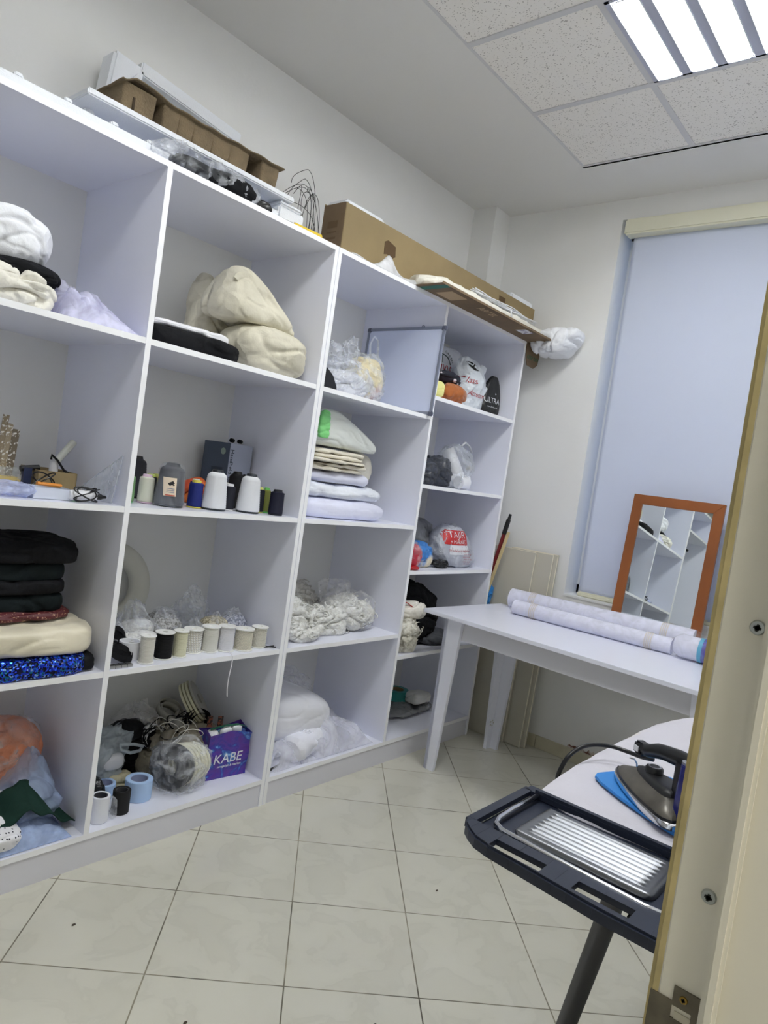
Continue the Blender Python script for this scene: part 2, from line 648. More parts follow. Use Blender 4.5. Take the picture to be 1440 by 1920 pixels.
for i in range(9):
    for j in range(3):
        x1 = GX1 - i * GP
        y1 = GY1 - j * GP
        if j == 1 and i in (1, 4):
            continue
        MB().box(x1 - GP + .012, x1 - .012, y1 - GP + .012, y1 - .012, ZC + .004, ZC + .016).build('ceiling_tile', TILE, ceil)
mb = MB()
for i in range(10):
    x = GX1 - i * GP
    mb.box(x - .0125, x + .0125, GY0, GY1, ZC - .0, ZC + .02)
for j in range(4):
    y = GY1 - j * GP
    mb.box(GX0, GX1, y - .0125, y + .0125, ZC + .0005, ZC + .0195)
mb.build('ceiling_grid', TBAR, ceil)

# skirting tiles under the window and on the other walls
SK = mat('skirting_tile', (206, 200, 176), rough=0.3, vary=(9, 0.05))
mb = MB()
y = YW - .17
k = 0
while y > YD:
    y2 = max(YD, y - 0.33)
    mb.box(XW - .012, XW - .0005, y2 + .002, y - .002, 0.0005, 0.068)
    y = y2
struct(mb.build('baseboard_back', SK, bevel=.001))
struct(MB().box(1.1, XW - .02, YD + .0005, YD + .012, 0.0005, 0.068).build('baseboard_right', SK))
# flaked plaster over the skirting
mb = MB()
r2 = random.Random(3)
pts = []
y = -0.50
while y > -0.86:
    pts.append(y)
    y -= 0.012
v = []
for y in pts:
    v.append((XW - .0015, y, 0.069))
    v.append((XW - .0015, y, 0.072 + r2.random() * 0.022))
f = [(2 * i, 2 * i + 2, 2 * i + 3, 2 * i + 1) for i in range(len(pts) - 1)]
mb.add(v, f)
struct(mb.build('trim_1', mat('bare_plaster', (120, 84, 70), rough=0.9, c2=((205, 196, 186), 40, .45, .6)), solid=.001))

# ------------------------------------------------------------------ window with roller blind
GLASS = mat('window_glass', (200, 214, 235), rough=0.05, trans=0.9)
FR = mat('window_frame_plastic', (232, 232, 230), rough=0.35)
win = empty('window_1', (XW + .17, (WY0 + WY1) / 2, WZ0))
win['kind'] = 'structure'
mb = MB()
yc = (WY0 + WY1) / 2
hw = (WY1 - WY0) / 2
for a, b in ((-hw, -hw + .06), (hw - .06, hw), (-.03, .03)):
    mb.box(-.02, .03, a, b, 0, WZ1 - WZ0)
mb.box(-.02, .03, -hw, hw, 0, .06)
mb.box(-.02, .03, -hw, hw, WZ1 - WZ0 - .06, WZ1 - WZ0)
mb.build('window_frame', FR, win)
MB().box(0, .006, -hw + .05, hw - .05, .05, WZ1 - WZ0 - .05).build('pane', GLASS, win)
MB().box(-.175, -.02, -hw, hw, -.0, .012).build('window_sill', FR, win)
BL = mat('blind_fabric', (222, 228, 242), rough=0.9, bump=(700, 0.1))
_b = BL.node_tree.nodes['Principled BSDF']
_t = BL.node_tree.nodes.new('ShaderNodeBsdfTranslucent')
_t.inputs[0].default_value = rgb(222, 228, 242)
_m = BL.node_tree.nodes.new('ShaderNodeMixShader')
_m.inputs[0].default_value = .22
BL.node_tree.links.new(_b.outputs[0], _m.inputs[1])
BL.node_tree.links.new(_t.outputs[0], _m.inputs[2])
BL.node_tree.links.new(_m.outputs[0], BL.node_tree.nodes['Material Output'].inputs[0])
BOX = mat('blind_cassette', (224, 222, 200), rough=0.4)
bl = empty('roller_blind', (XW + .03, -1.0, .88), 0, 'pale blue-white roller blind pulled down over the window', 'blind')
def blind_fn(u, v):
    y = -0.78 + u * 1.375
    z = v * 1.93
    wv = 0.004 * math.sin(u * 9 + v * 2) * (1 - v) + 0.003 * math.sin(u * 23 + 1) * (1 - v) ** 2
    # the sheet dents where the mirror leans on it
    return (wv + 0.012, y, z + 0.005)
MB().grid(60, 50, blind_fn).build('blind_fabric', BL, bl, smooth='all', solid=.0015)
MB().box(-.055, .028, -.80, .63, 1.925, 2.005).build('cassette', BOX, bl, bevel=.008)
MB().box(-.0, .024, -.785, .6, -.012, .018).build('bottom_bar', BOX, bl, bevel=.008)
# ------------------------------------------------------------------ door jamb close to the camera
JP = mat('door_frame_cream', (232, 229, 218), rough=0.45, bump=(8, 0.06), vary=(3, 0.02))
nt = JP.node_tree
GK = mat('door_seal', (206, 190, 140), rough=0.55, vary=(16, 0.22))
dj = empty('door_1', (XO, YD, 0))
dj['kind'] = 'structure'
mb = MB()
mb.box(-.0, .05, -.0245, 0, 0, 2.08)
mb.box(-.010, .05, -.15, -.0245, 0, 2.08)
mb.box(-.9, .05, -.0245, 0, 2.0, 2.08)
mb.box(-.9, .05, -.15, -.0245, 2.01, 2.08)
mb.build('door_frame', JP, dj, bevel=.0008)
MB().box(-.0, .012, -.003, .0062, 0, 2.06).build('seal_strip', GK, dj, bevel=.003, bseg=3)
MB().box(-.016, -.0098, -.034, -.0265, 0, 2.0).build('frame_bead', JP, dj, bevel=.002)
SCR = mat('zinc_screw', (185, 190, 190), rough=0.3, metal=1.0)
DK = mat('dark_recess', (28, 30, 32), rough=0.6)
def screw(y, z, r=.0042, m=SCR, ang=.2):
    Mx = Matrix.Translation((-.0006, y, z)) @ Matrix.Rotation(-math.pi / 2, 4, 'Y')
    mb = MB().lathe([(r, -.001), (r, .0004), (r * .85, .0012), (r * .5, .0013), (0.00001, .0013)], 24, Mx)
    o = mb.build('screw', m, dj, smooth=True)
    M2 = Matrix.Translation((-.0021, y, z)) @ Matrix.Rotation(ang, 4, 'X')
    mb = MB().box(-.0002, .0003, -r * .5, r * .5, -r * .17, r * .17, M2).box(-.0002, .0003, -r * .17, r * .17, -r * .5, r * .5, M2)
    mb.box(-.0002, .0003, -r * .3, r * .3, -r * .3, r * .3, M2)
    mb.build('screw_recess', DK, o)
screw(-.0195, 1.2985)
screw(-.0182, 1.1415)
SPM = mat('strike_plate_metal', (118, 112, 100), rough=0.45, metal=0.7, vary=(60, 0.15))
mb = MB()
mb.box(-.0012, .0002, -.0235, -.0085, 1.0715, 1.083)
mb.box(-.0012, .0002, -.0235, .004, 0.96, 1.0640)
mb.box(-.0012, .0002, -.0085, .004, 1.064, 1.0735)
mb.box(-.0012, .0002, -.0235, -.0195, 1.064, 1.0718)
mb.build('strike_plate', SPM, dj)
MB().box(-.0008, .0004, -.0195, -.0105, 1.02, 1.0685).build('latch_hole', mat('latch_recess', (205, 200, 184), rough=.6), dj)
screw(-.0145, 1.0775, .0024, mat('brass_screw', (170, 140, 70), rough=.35, metal=1.0))

# ------------------------------------------------------------------ ceiling light fixtures
FIXM = mat('fixture_housing', (176, 180, 198), rough=0.35)
def ribbed(name, s):
    m = emit(name, (255, 255, 250), s)
    nt = m.node_tree
    e = [n for n in nt.nodes if n.type == 'EMISSION'][0]
    out = nt.nodes['Material Output']
    tc = nt.nodes.new('ShaderNodeTexCoord')
    wv = nt.nodes.new('ShaderNodeTexWave')
    wv.inputs['Scale'].default_value = 55
    wv.bands_direction = 'DIAGONAL'
    nt.links.new(tc.outputs['Object'], wv.inputs['Vector'])
    tr = nt.nodes.new('ShaderNodeBsdfTransparent')
    tr.inputs[0].default_value = (.92, .95, 1, 1)
    gl = nt.nodes.new('ShaderNodeBsdfGlossy')
    gl.inputs['Roughness'].default_value = .15
    mr = nt.nodes.new('ShaderNodeMapRange')
    mr.inputs['To Min'].default_value = .25
    mr.inputs['To Max'].default_value = .95
    nt.links.new(wv.outputs['Fac'], mr.inputs['Value'])
    mx = nt.nodes.new('ShaderNodeMixShader')
    nt.links.new(mr.outputs[0], mx.inputs[0])
    nt.links.new(tr.outputs[0], mx.inputs[1])
    nt.links.new(e.outputs[0], mx.inputs[2])
    nt.links.new(mx.outputs[0], out.inputs[0])
    return m
def rrect(x0, x1, y0, y1, r, n=5):
    p = []
    for cx, cy, a0 in ((x1 - r, y1 - r, 0), (x0 + r, y1 - r, 90), (x0 + r, y0 + r, 180), (x1 - r, y0 + r, 270)):
        for k in range(n + 1):
            a = math.radians(a0 + 90 * k / n)
            p.append((cx + r * math.cos(a), cy + r * math.sin(a)))
    return p
REFL = mat('fixture_reflector', (205, 210, 225), rough=0.4)
def fixture(x, y, dif_s, tube_s, label, tg):
    t = empty('ceiling_light', (x, y, ZC), 0, label, 'ceiling light', 'square four-tube ceiling lights')
    P = GP
    mb = MB()
    g = .014
    wd = (P - 2 * g) / 4
    # housing face with four openings
    mb.box(.013, g + .008, .013, P - .013, -.004, .0)
    mb.box(P - g - .008, P - .013, .013, P - .013, -.004, .0)
    mb.box(.013, P - .013, .013, .03, -.004, .0)
    mb.box(.013, P - .013, P - .03, P - .013, -.004, .0)
    for k in range(1, 4):
        yy = g + k * wd
        mb.box(.013, P - .013, yy - .017, yy + .017, -.004, .0)
    mb.build('housing', FIXM, t)
    rf = MB()
    for k in range(4):
        ya = g + k * wd + .013
        yb = g + (k + 1) * wd - .013
        rf.box(.02, P - .02, ya - .004, yb + .004, .042, .045)
    rf.build('reflector', REFL, t)
    for k in range(4):
        ya = g + k * wd + .0175
        yb = g + (k + 1) * wd - .0175
        pts = rrect(.024, P - .024, ya, yb, .022)
        mb = MB()
        mb.add([(a, b, -.006) for a, b in pts], [tuple(range(len(pts)))])
        d = mb.build('diffuser', tg[0], t)
        rim = MB()
        rim.tube([(a, b, -.006) for a, b in pts], .0022, 6, closed=True)
        rim.build('diffuser_rim', mat('clear_acrylic_rim', (240, 245, 250), rough=.15), d)
        mb = MB()
        Mx = Matrix.Translation((.05, (ya + yb) / 2, .018)) @ Matrix.Rotation(math.pi / 2, 4, 'Y')
        mb.lathe([(.009, 0), (.009, P - .1)], 12, Mx)
        mb.build('tube', tg[1], t, smooth=True)
    return t
fixture(lights_at[0][0], lights_at[0][1], 0, 0, 'square four-tube light set flush in the ceiling grid near the window', (ribbed('diffuser_glow', LAMP * .9), emit('tube_glow', (255, 255, 248), LAMP * 3)))
fixture(lights_at[1][0], lights_at[1][1], 0, 0, 'square four-tube ceiling light nearer the doorway', (ribbed('diffuser_glow_near', LAMP2 * .9), emit('tube_glow_near', (255, 255, 248), LAMP2 * 3)))
hl = empty('hallway_light', (.4, -2.9, ZC), 0, 'ceiling light of the hallway outside the doorway', 'ceiling light')
MB().box(-.3, .3, -.3, .3, -.05, 0).build('housing', FIXM, hl)
MB().box(-.28, .28, -.28, .28, -.056, -.051).build('diffuser', emit('hall_glow', (255, 250, 235), HALL), hl)
#%%PART2
# ------------------------------------------------------------------ shelving
T = .018
ZT = 2.2
ZB = .109
D = .50
S1, S2, S3 = 1.670, 1.1515, .633
W1, W2, W3, W4 = 1.767, 1.350, .936, .524
def board(name, par, x0, x1, y0, y1, z0, z1):
    o = MB().box(x0, x1, y0, y1, z0, z1).build(name, [LAM, EDGE], par)
    for p in o.data.polygons:
        if p.normal.y < -0.9:
            p.material_index = 1
    return o
def shelving(xs, cols, label, plinth_in=.004):
    """xs: outer left, divider centres..., outer right"""
    t = empty('shelving_unit', (xs[0], 0, 0), 0, label, 'shelving')
    X0 = xs[0]
    n = len(xs) - 1
    board('side_panel', t, 0, T, 0, D, 0, ZT - T)
    board('side_panel', t, xs[-1] - X0 - T, xs[-1] - X0, 0, D, 0, ZT - T)
    board('top_panel', t, 0, xs[-1] - X0, 0, D, ZT - T, ZT)
    inner = []
    for k in range(1, n):
        board('divider_panel', t, xs[k] - X0 - T / 2, xs[k] - X0 + T / 2, 0, D, ZB, ZT - T)
    for k in range(n):
        a = xs[k] - X0 + (T if k == 0 else T / 2)
        b = xs[k + 1] - X0 - (T if k == n - 1 else T / 2)
        for z in cols[k]:
            board('shelf', t, a + .0002, b - .0002, .001, D, z - T, z)
    board('base_panel', t, T, xs[-1] - X0 - T, 0, D, ZB - T, ZB)
    o = MB().box(T, xs[-1] - X0 - T, .004, .02, 0, ZB - T - .001).build('plinth', PLINTH, t)
    MB().box(0.001, xs[-1] - X0 - .001, D, D + .004, ZB - T, ZT).build('back_panel', LAMB, t)
    return t
shelving([.948, 1.7013, 2.4348], [(S1, S2, S3)] * 2, 'white two-bay shelving unit holding the thread spools, left of the double upright')
shelving([2.4368, 3.1698, 3.9224], [(S1, S2, S3), (W1, W2, W3, W4)], 'white shelving unit nearest the window, its last bay with five openings')
shelving([-.36, .25, .946], [(1.95,), (1.95,)], 'white shelving unit with hanging space, left of the thread shelves')
hk = empty('garment_hook', (.80, .2, 1.95 - T), 0, 'black hook under the shelf of the hanging space, nearer the thread shelves', 'hook', 'black hooks under the shelf')
mb = MB().box(-.03, .03, -.02, .02, -.006, -.0005).tube([(0, 0, -.005), (0, 0, -.08), (0, -.05, -.11), (0, -.12, -.13)], .012, 8)
mb.build('hook_arm', BLKP, hk)
copy_thing(hk, (.60, .2, 1.95 - T), 0, 'black hook under the shelf of the hanging space, further from the thread shelves')

def put(name, m, loc, size, label, cat, group=None, kind=None, **k):
    return tag(soft(name, m, loc, size, **k), label, cat, group, kind)

E2 = .001
# ================= bay 1 (left)
put('cloth_bundle', WHC, (1.335, .20, S1 + .118), (.25, .22, .18), 'puffy white cloth bundle topmost on the left pile of the top shelf', 'cloth', seed=3, amp=.02, freq=6, crease=.012, n=2.2, rz=.3)
put('black_fabric', BLKC, (1.335, .18, S1 + .085), (.29, .20, .05), 'black fabric squeezed between two white cloths on the top left shelf', 'cloth', seed=5, amp=.012, freq=8, n=3)
put('ruffled_cloth', mat('offwhite_cotton', (232, 229, 218), crumple=(12, .9), rough=.85, bump=(40, .4)), (1.325, .12, S1 + E2), (.26, .16, .11), 'crumpled off-white cotton cloth under the black fabric, top left shelf', 'cloth', seed=8, amp=.02, freq=12, crease=.03, cfreq=14, n=2.6, res=34)
TUL = film('white_tulle', (222, 222, 245), .35, .85, scale=7, rough=.7, bump=.4)
def gauze(name, loc, w_, d_, h_, m, label, cat, seed=1, layers=3, folds=26.0, group=None, rz=0, env=None):
    """loose heap of net fabric: several billowing sheets with fine folds"""
    mb = MB()
    off = Vector((seed * 3.3, seed * 1.9, 0))
    for L in range(layers):
        s = 1 - L * .13
        def fn(u, v, L=L, s=s):
            x = (u - .5) * 2
            y = (v - .5) * 2
            e = max(0, 1 - abs(x) ** 2.6) ** .6 * max(0, 1 - abs(y) ** 2.6) ** .6
            if env:
                e *= env(u, v)
            nz = noise.fractal(Vector((x * 1.4, y * 1.4, L * 2.0)) + off, 1, 2, 4)
            fo = abs(noise.noise(Vector((x * folds * .14 + y * 2, y * folds * .06, L * 5)) + off))
            z = h_ * s * e * (.72 + .4 * nz) + e * fo * h_ * .22
            dx = noise.noise(Vector((x * 3, y * 3, L + 9)) + off) * .02
            dy = noise.noise(Vector((x * 3, y * 3, L + 19)) + off) * .02
            return (x * w_ / 2 + dx * e, y * d_ / 2 + dy * e, max(.001 + .0006 * L, z))
        mb.grid(44, 30, fn)
    o = mb.build(name, m, None, loc=loc, rot=(0, 0, rz), smooth='all')
    return tag(o, label, cat, group)
gauze('tulle_fabric', (1.575, .17, S1 + E2), .23, .30, .155, TUL, 'lilac-white tulle sliding down in a heap beside the divider, top left shelf', 'tulle', seed=2, env=lambda u, v: 1.0 - .75 * u + .1)

# --- second shelf of bay 1
YS = S2 + E2
mg = empty('magazine', (1.06, .44, YS), 0, 'blue and white magazine standing at the left end of the tool shelf', 'magazine')
mg.rotation_euler = (-.2, 0, 0)
MB().box(-.08, .08, -.003, .003, 0, .25).build('cover', mat('magazine_cover', (90, 110, 160), rough=.4, c2=((215, 220, 228), 14, .45, .6)), mg)
text('masthead', 'Owadan', .05, mat('magazine_ink', (36, 44, 70), rough=.5), mg, (0, -.0042, .215))
cb = empty('cardboard_box', (1.592, .27, YS), .0, 'small open brown cardboard box on the tool shelf', 'box')
mb = MB()
bx, by, bz = .058, .10, .073
mb.box(-bx, bx, -by, -by + .003, 0, bz)
mb.box(-bx, bx, by - .003, by, 0, bz)
mb.box(-bx, -bx + .003, -by, by, 0, bz)
mb.box(bx - .003, bx, -by, by, 0, bz)
mb.box(-bx, bx, -by, by, 0, .003)
cb.rotation_euler = (0, 0, -.15)
cb.location = (1.585, .30, YS)
mb.build('carton_body', CARD, cb)
def stick(name, m, a, b, r, label, cat, flat=1.0, n=10, group=None):
    a = Vector(a); b = Vector(b)
    o = MB().tube([a - a, (b - a) * .5, b - a], r, n, flat=flat).build(name, m, loc=a, smooth=True)
    return tag(o, label, cat, group)
t = empty('glue_gun', (1.60, .30, YS + .006), 0, 'pale plastic glue gun standing in the open cardboard box', 'glue gun')
MB().tube([(0, 0, 0), (0, 0, .10)], .014, 12).build('body', WHP, t, smooth=True)
MB().tube([(.0, 0, .085), (.06, .01, .165)], .0115, 12).build('handle', mat('pale_plastic', (205, 207, 198), rough=.4), t, smooth=True)
MB().tube([(-.02, -.02, .10), (-.02, -.02, .115), (.0, -.02, .10), (.02, -.03, .07), (.05, -.03, .055)], .004, 8).build('cord', BLKP, t, smooth=True)
# transparent pen case with rulers
yb = empty('pen_box', (1.412, .30, YS), 0, 'clear box with a yellow lower half holding rulers, left edge of the tool shelf', 'box')
mb = MB().box(-.09, .075, -.045, .045, 0, .07)
mb.build('case', film('clear_acrylic', (210, 215, 215), .25, .4, rough=.1, bump=.1), yb)
MB().box(-.088, .073, -.043, .043, .001, .04).build('yellow_paper', mat('yellow_card', (222, 190, 40), rough=.6), yb)
for x, h, c, wd in ((1.405, .145, (70, 100, 160), .011), (1.428, .185, (150, 135, 110), .009), (1.444, .16, (165, 150, 125), .009), (1.464, .145, (120, 108, 90), .011)):
    o = MB().box(-wd, wd, -.002, .002, 0, h).build('ruler', mat('ruler_%d' % c[0], c, rough=.4, c2=((235, 232, 225), 120, .55, .6)), loc=(x, .30, YS + .041), rot=(.03, .05, .1))
    tag(o, {.145: 'short ruler', .185: 'tall brown ruler', .16: 'medium ruler'}[h] + (' with blue speckles' if c[0] == 70 else ' of dull brown plastic') + (', rightmost' if x == 1.464 else '') + ' standing in the clear yellow box', 'ruler', 'rulers in the clear box')
t = empty('binder_clamp', (1.497, .25, YS), 0, 'dark blue clamp with black knob between pen box and cardboard box', 'clamp')
MB().box(-.012, .012, -.01, .01, 0, .075).build('bracket', mat('navy_metal', (40, 50, 82), rough=.4), t)
MB().tube([(-.02, 0, .07), (.035, 0, .078)], .009, 10).build('knob', BLKP, t, smooth=True)
tr = empty('plastic_tray', (1.50, .105, YS), -.03, 'low translucent plastic tray at the front of the tool shelf', 'tray')
mb = MB().box(-.055, .055, -.045, .045, .0, .003)
mb.box(-.057, .057, -.047, -.044, 0, .032).box(-.057, .057, .044, .047, 0, .032).box(-.057, -.054, -.047, .047, 0, .032).box(.054, .057, -.047, .047, 0, .032)
mb.build('tray_body', mat('milky_plastic', (225, 230, 242), rough=.3, alpha=.75), tr, bevel=.001)
put('plastic_bag', film('bluish_film', (205, 215, 250), .4, .85), (1.395, .10, YS), (.14, .12, .04), 'flat bluish clear bag at the front left of the tool shelf', 'bag', seed=4, amp=.008, crease=.008)
put('plastic_bag', FILM, (1.345, .30, YS), (.10, .06, .36), 'tall clear plastic bag standing at the left edge of the tool shelf', 'bag', seed=14, amp=.01, crease=.012, n=3.4)
t = empty('white_bottle', (1.595, .055, YS + .018), .0, 'white squeeze bottle lying wrapped in black cable on the tool shelf', 'bottle')
Mx = Matrix.Rotation(math.pi / 2, 4, 'Y')
MB().lathe([(.0001, -.052), (.012, -.052), (.016, -.045), (.017, .015), (.013, .028), (.008, .03)], 20, Mx).build('bottle_body', WHP, t, smooth=True)
MB().lathe([(.0085, .03), (.009, .045), (.006, .05), (.004, .062), (.0001, .062)], 16, Mx).build('cap', BLKP, t, smooth=True)
def coil(cx, cy, cz, r, n, m, label, cat, seed=1, wr=.002, sq=.6, tilt=.5, name='cable_coil'):
    q = random.Random(seed)
    pts = []
    for k in range(int(n * 24)):
        a = k / 24 * 2 * math.pi
        rr = r * (1 + .18 * math.sin(a * 1.37 + seed))
        pts.append((rr * math.cos(a), rr * sq * math.sin(a), wr + (1 + math.sin(a * .73 + seed)) * r * tilt * .5))
    o = MB().tube(pts, wr, 6).build(name, m, loc=(cx, cy, cz), smooth=True)
    return tag(o, label, cat)
coil(1.585, .035, YS + .002, .033, 4.3, BLKP, 'black cable coiled around the lying white bottle', 'cable', 2, .0022, .5, 1.2)
coil(1.515, .17, YS + .002, .03, 3.2, BLKP, 'black cable tangle behind the low plastic tray', 'cable', 5, .0022, .6, 2.2)
stick('orange_clamp', mat('orange_plastic', (235, 150, 60), rough=.4), (1.49, .155, YS + .036), (1.56, .15, YS + .034), .010, 'orange plastic handle lying behind the plastic tray', 'tool', flat=.6)
put('green_pouch', mat('green_plastic', (110, 200, 60), rough=.35), (1.57, .12, YS), (.05, .05, .018), 'small bright green plastic piece near the white bottle', 'plastic piece', seed=3, amp=.003, crease=.002)
# clear divider tray leaning on the panel
mb = MB()
v = [(0, 0, 0), (.0, .20, 0), (.0, .02, .145), (.0, .0, .15)]
mb.add([(0, 0, 0), (-.02, .22, 0), (.02, 0, .15)], [(0, 1, 2)])
for k in range(1, 6):
    u = k / 6
    a = Vector((0, 0, 0)).lerp(Vector((-.02, .22, 0)), u)
    b = Vector((.02, 0, .15)).lerp(Vector((-.02, .22, 0)), u)
    mb.tube([a, b], .0009, 5)
mb.tube([(0, 0, 0), (.02, 0, .15)], .0016, 5)
mb.tube([(.02, 0, .15), (-.02, .22, 0)], .0016, 5)
tag(mb.build('set_square', film('clear_ruler', (220, 225, 235), .3, .45, bump=.1), loc=(1.668, .04, YS + .002), solid=.0012), 'clear triangular ruler leaning against the divider on the tool shelf', 'ruler')

# --- third shelf of bay 1
Z = S3 + E2
def slab_stack(name, loc, w_, d_, hs, m, label, cat='cloth', seed=1, rz=0, parent=None, jitter=.012, group=None, **k):
    mb = MB()
    z = 0
    q = random.Random(seed)
    for i, h in enumerate(hs):
        v, f = lump_data((w_ * (1 + q.uniform(-.04, .02)), d_ * (1 + q.uniform(-.04, .02)), h * 1.18), seed=seed * 10 + i, n=k.get('n', 4.2), amp=k.get('amp', .007), freq=k.get('freq', 7), crease=k.get('crease', .006), cfreq=9, res=k.get('res', 22), flat=.3)
        mb.add(v, f, Matrix.Translation((q.uniform(-jitter, jitter), q.uniform(-jitter, jitter), z)))
        z += h
    o = mb.build(name, m, parent, loc=loc, rot=(0, 0, rz), smooth='all')
    return tag(o, label, cat, group)
SEQ = mat('blue_sequins', (20, 40, 170), rough=.22, metal=.6)
nt = SEQ.node_tree
tc = nt.nodes.new('ShaderNodeTexCoord')
vv = nt.nodes.new('ShaderNodeTexVoronoi'); vv.inputs['Scale'].default_value = 190
nt.links.new(tc.outputs['Object'], vv.inputs['Vector'])
rp = nt.nodes.new('ShaderNodeValToRGB')
rp.color_ramp.interpolation = 'CONSTANT'
els = rp.color_ramp.elements
els[0].position = 0; els[0].color = rgb(10, 14, 60)
els[1].position = .25; els[1].color = rgb(20, 50, 190)
for p_, c_ in ((.5, (40, 90, 235)), (.68, (20, 110, 150)), (.78, (8, 10, 30)), (.94, (150, 190, 255))):
    e_ = els.new(p_); e_.color = rgb(*c_)
sx_ = nt.nodes.new('ShaderNodeSeparateColor')
nt.links.new(vv.outputs['Color'], sx_.inputs[0])
nt.links.new(sx_.outputs[0], rp.inputs['Fac'])
nt.links.new(rp.outputs['Color'], nt.nodes['Principled BSDF'].inputs['Base Color'])
bpn = nt.nodes.new('ShaderNodeNormalMap')
vs = nt.nodes.new('ShaderNodeVectorMath'); vs.operation = 'MULTIPLY_ADD'
vs.inputs[1].default_value = (.9, .9, .9); vs.inputs[2].default_value = (-.45, -.45, -.45)
gn = nt.nodes.new('ShaderNodeNewGeometry')
av = nt.nodes.new('ShaderNodeVectorMath'); av.operation = 'ADD'
nv = nt.nodes.new('ShaderNodeVectorMath'); nv.operation = 'NORMALIZE'
nt.links.new(vv.outputs['Color'], vs.inputs[0]); nt.links.new(vs.outputs[0], av.inputs[0]); nt.links.new(gn.outputs['Normal'], av.inputs[1])
nt.links.new(av.outputs[0], nv.inputs[0]); nt.links.new(nv.outputs[0], nt.nodes['Principled BSDF'].inputs['Normal'])
nt.nodes.remove(bpn)
sq = empty('sequin_fabric', (1.54, .185, Z), 0, 'folded blue sequin fabric at the bottom of the cloth stack', 'cloth')
o = slab_stack('folded_cloth', (-.03, 0, 0), .33, .34, (.055,), SEQ, None, None, seed=2, parent=sq)
o = slab_stack('black_lining', (.105, 0, 0), .08, .33, (.052,), BLKC, None, None, seed=4, parent=sq)
SAT = mat('cream_satin', (228, 220, 196), crumple=(4, .35), rough=.38, sheen=.3, bump=(6, .25), vary=(4, .05))
st = empty('satin_fabric', (1.505, .19, Z + .058), 0, 'thick fold of cream satin lying on the blue sequin fabric', 'cloth')
slab_stack('folded_cloth', (0, 0, 0), .35, .33, (.088,), SAT, None, None, seed=7, parent=st, amp=.006, n=4.4, crease=.008)
put('maroon_fabric', mat('maroon_lurex', (88, 30, 36), rough=.5, c2=((190, 150, 120), 160, .60, .66)), (1.485, .22, Z + .150), (.29, .27, .024), 'thin dark maroon glittery fabric between cream satin and dark cloths', 'cloth', seed=6, n=4, amp=.004)
GREEND = mat('dark_green_cloth', (17, 27, 30), crumple=(7, .6), rough=.8, bump=(30, .3), spec=.25)
z = Z + .172
for i, (h, m_, nm, wd) in enumerate(((.055, GREEND, 'dark green cloth, lowest of the four dark cloths in the left stack', .25), (.038, BLKC, 'black cloth, second from below in the left dark stack', .25), (.055, GREEND, 'dark green cloth, second from the top of the left dark stack', .28), (.068, BLKC, 'black cloth, topmost of the left dark stack', .28))):
    slab_stack('folded_cloth', (1.475 + .006 * (i % 2), .225, z), wd, .25, (h,), m_, nm, 'cloth', seed=20 + i, n=4.6, crease=.008, group='dark folded cloths on the left shelf')
    z += h * 1.01
# --- bottom of bay 1
Z = ZB + E2
put('tulle_fabric', film('blue_tulle', (185, 205, 240), .35, .8, scale=6, rough=.7, bump=.4), (1.575, .2, Z), (.22, .25, .235), 'pale blue tulle bundle under the green cloth, bottom left shelf', 'tulle', seed=12, amp=.02, crease=.02, shape=neck(.35, .35, .01, (.01, .0)))
gauze('tulle_fabric', (1.49, .10, Z), .34, .18, .075, film('blue_tulle', (185, 205, 240), .35, .8), 'pale blue tulle spread flat at the front of the bottom left shelf', 'tulle', seed=9)
GRN = mat('bottle_green_cloth', (20, 50, 42), crumple=(7, .4), rough=.8, bump=(30, .2), spec=.25)
def gfn(u, v):
    x = -.12 + u * .26
    y = -.05 + v * .10
    e = math.sin(min(1, u * 1.35) * math.pi * .8)
    return (x, y * (1 - .8 * max(0, u - .6)), .045 + .105 * (1 - abs(u - .42) * 1.7) * (0.55 + .6 * v) - .06 * max(0, u - .5) + .008 * math.sin(u * 21 + v * 3))
tag(MB().grid(36, 12, gfn).build('green_cloth', GRN, loc=(1.55, .09, Z), smooth='all', solid=.004), 'bottle green cloth draped over pale blue tulle, bottom left shelf', 'cloth')
ob = empty('fabric_bag', (1.54, .28, Z + .0), 0, 'coral orange fabric in a clear bag, bottom left shelf', 'bag')
soft('orange_fabric', mat('coral_fabric', (222, 142, 108), crumple=(12, 1.0), rough=.7, bump=(25, .9), wrinkle=1.0, vary=(8, .08)), (-.02, 0, .10), (.25, .19, .22), ob, seed=31, amp=.012, crease=.012, n=2.4)
soft('plastic_bag', film('thin_film', (235, 235, 238), .05, .35), (-.02, 0, .095), (.265, .205, .235), ob, seed=31, amp=.014, crease=.014, n=2.4)
soft('white_tag', WHP, (-.04, -.10, .10), (.09, .02, .022), ob, seed=2, amp=.001, crease=.0, n=4, res=8)
put('support_bundle', film('blue_tulle', (185, 205, 240), .35, .8), (1.45, .30, Z), (.26, .22, .11), 'crushed pale blue tulle under the coral orange fabric bag', 'tulle', seed=17)
DOT = mat('dotted_cloth', (236, 236, 240), rough=.7)
nt = DOT.node_tree
vo = nt.nodes.new('ShaderNodeTexVoronoi'); vo.inputs['Scale'].default_value = 75; vo.inputs['Randomness'].default_value = .6
tc = nt.nodes.new('ShaderNodeTexCoord'); nt.links.new(tc.outputs['Object'], vo.inputs['Vector'])
rp = nt.nodes.new('ShaderNodeValToRGB'); rp.color_ramp.elements[0].position = .2; rp.color_ramp.elements[0].color = rgb(40, 42, 60)
rp.color_ramp.elements[1].position = .24; rp.color_ramp.elements[1].color = rgb(236, 236, 240)
nt.links.new(vo.outputs['Distance'], rp.inputs['Fac']); nt.links.new(rp.outputs['Color'], nt.nodes['Principled BSDF'].inputs['Base Color'])
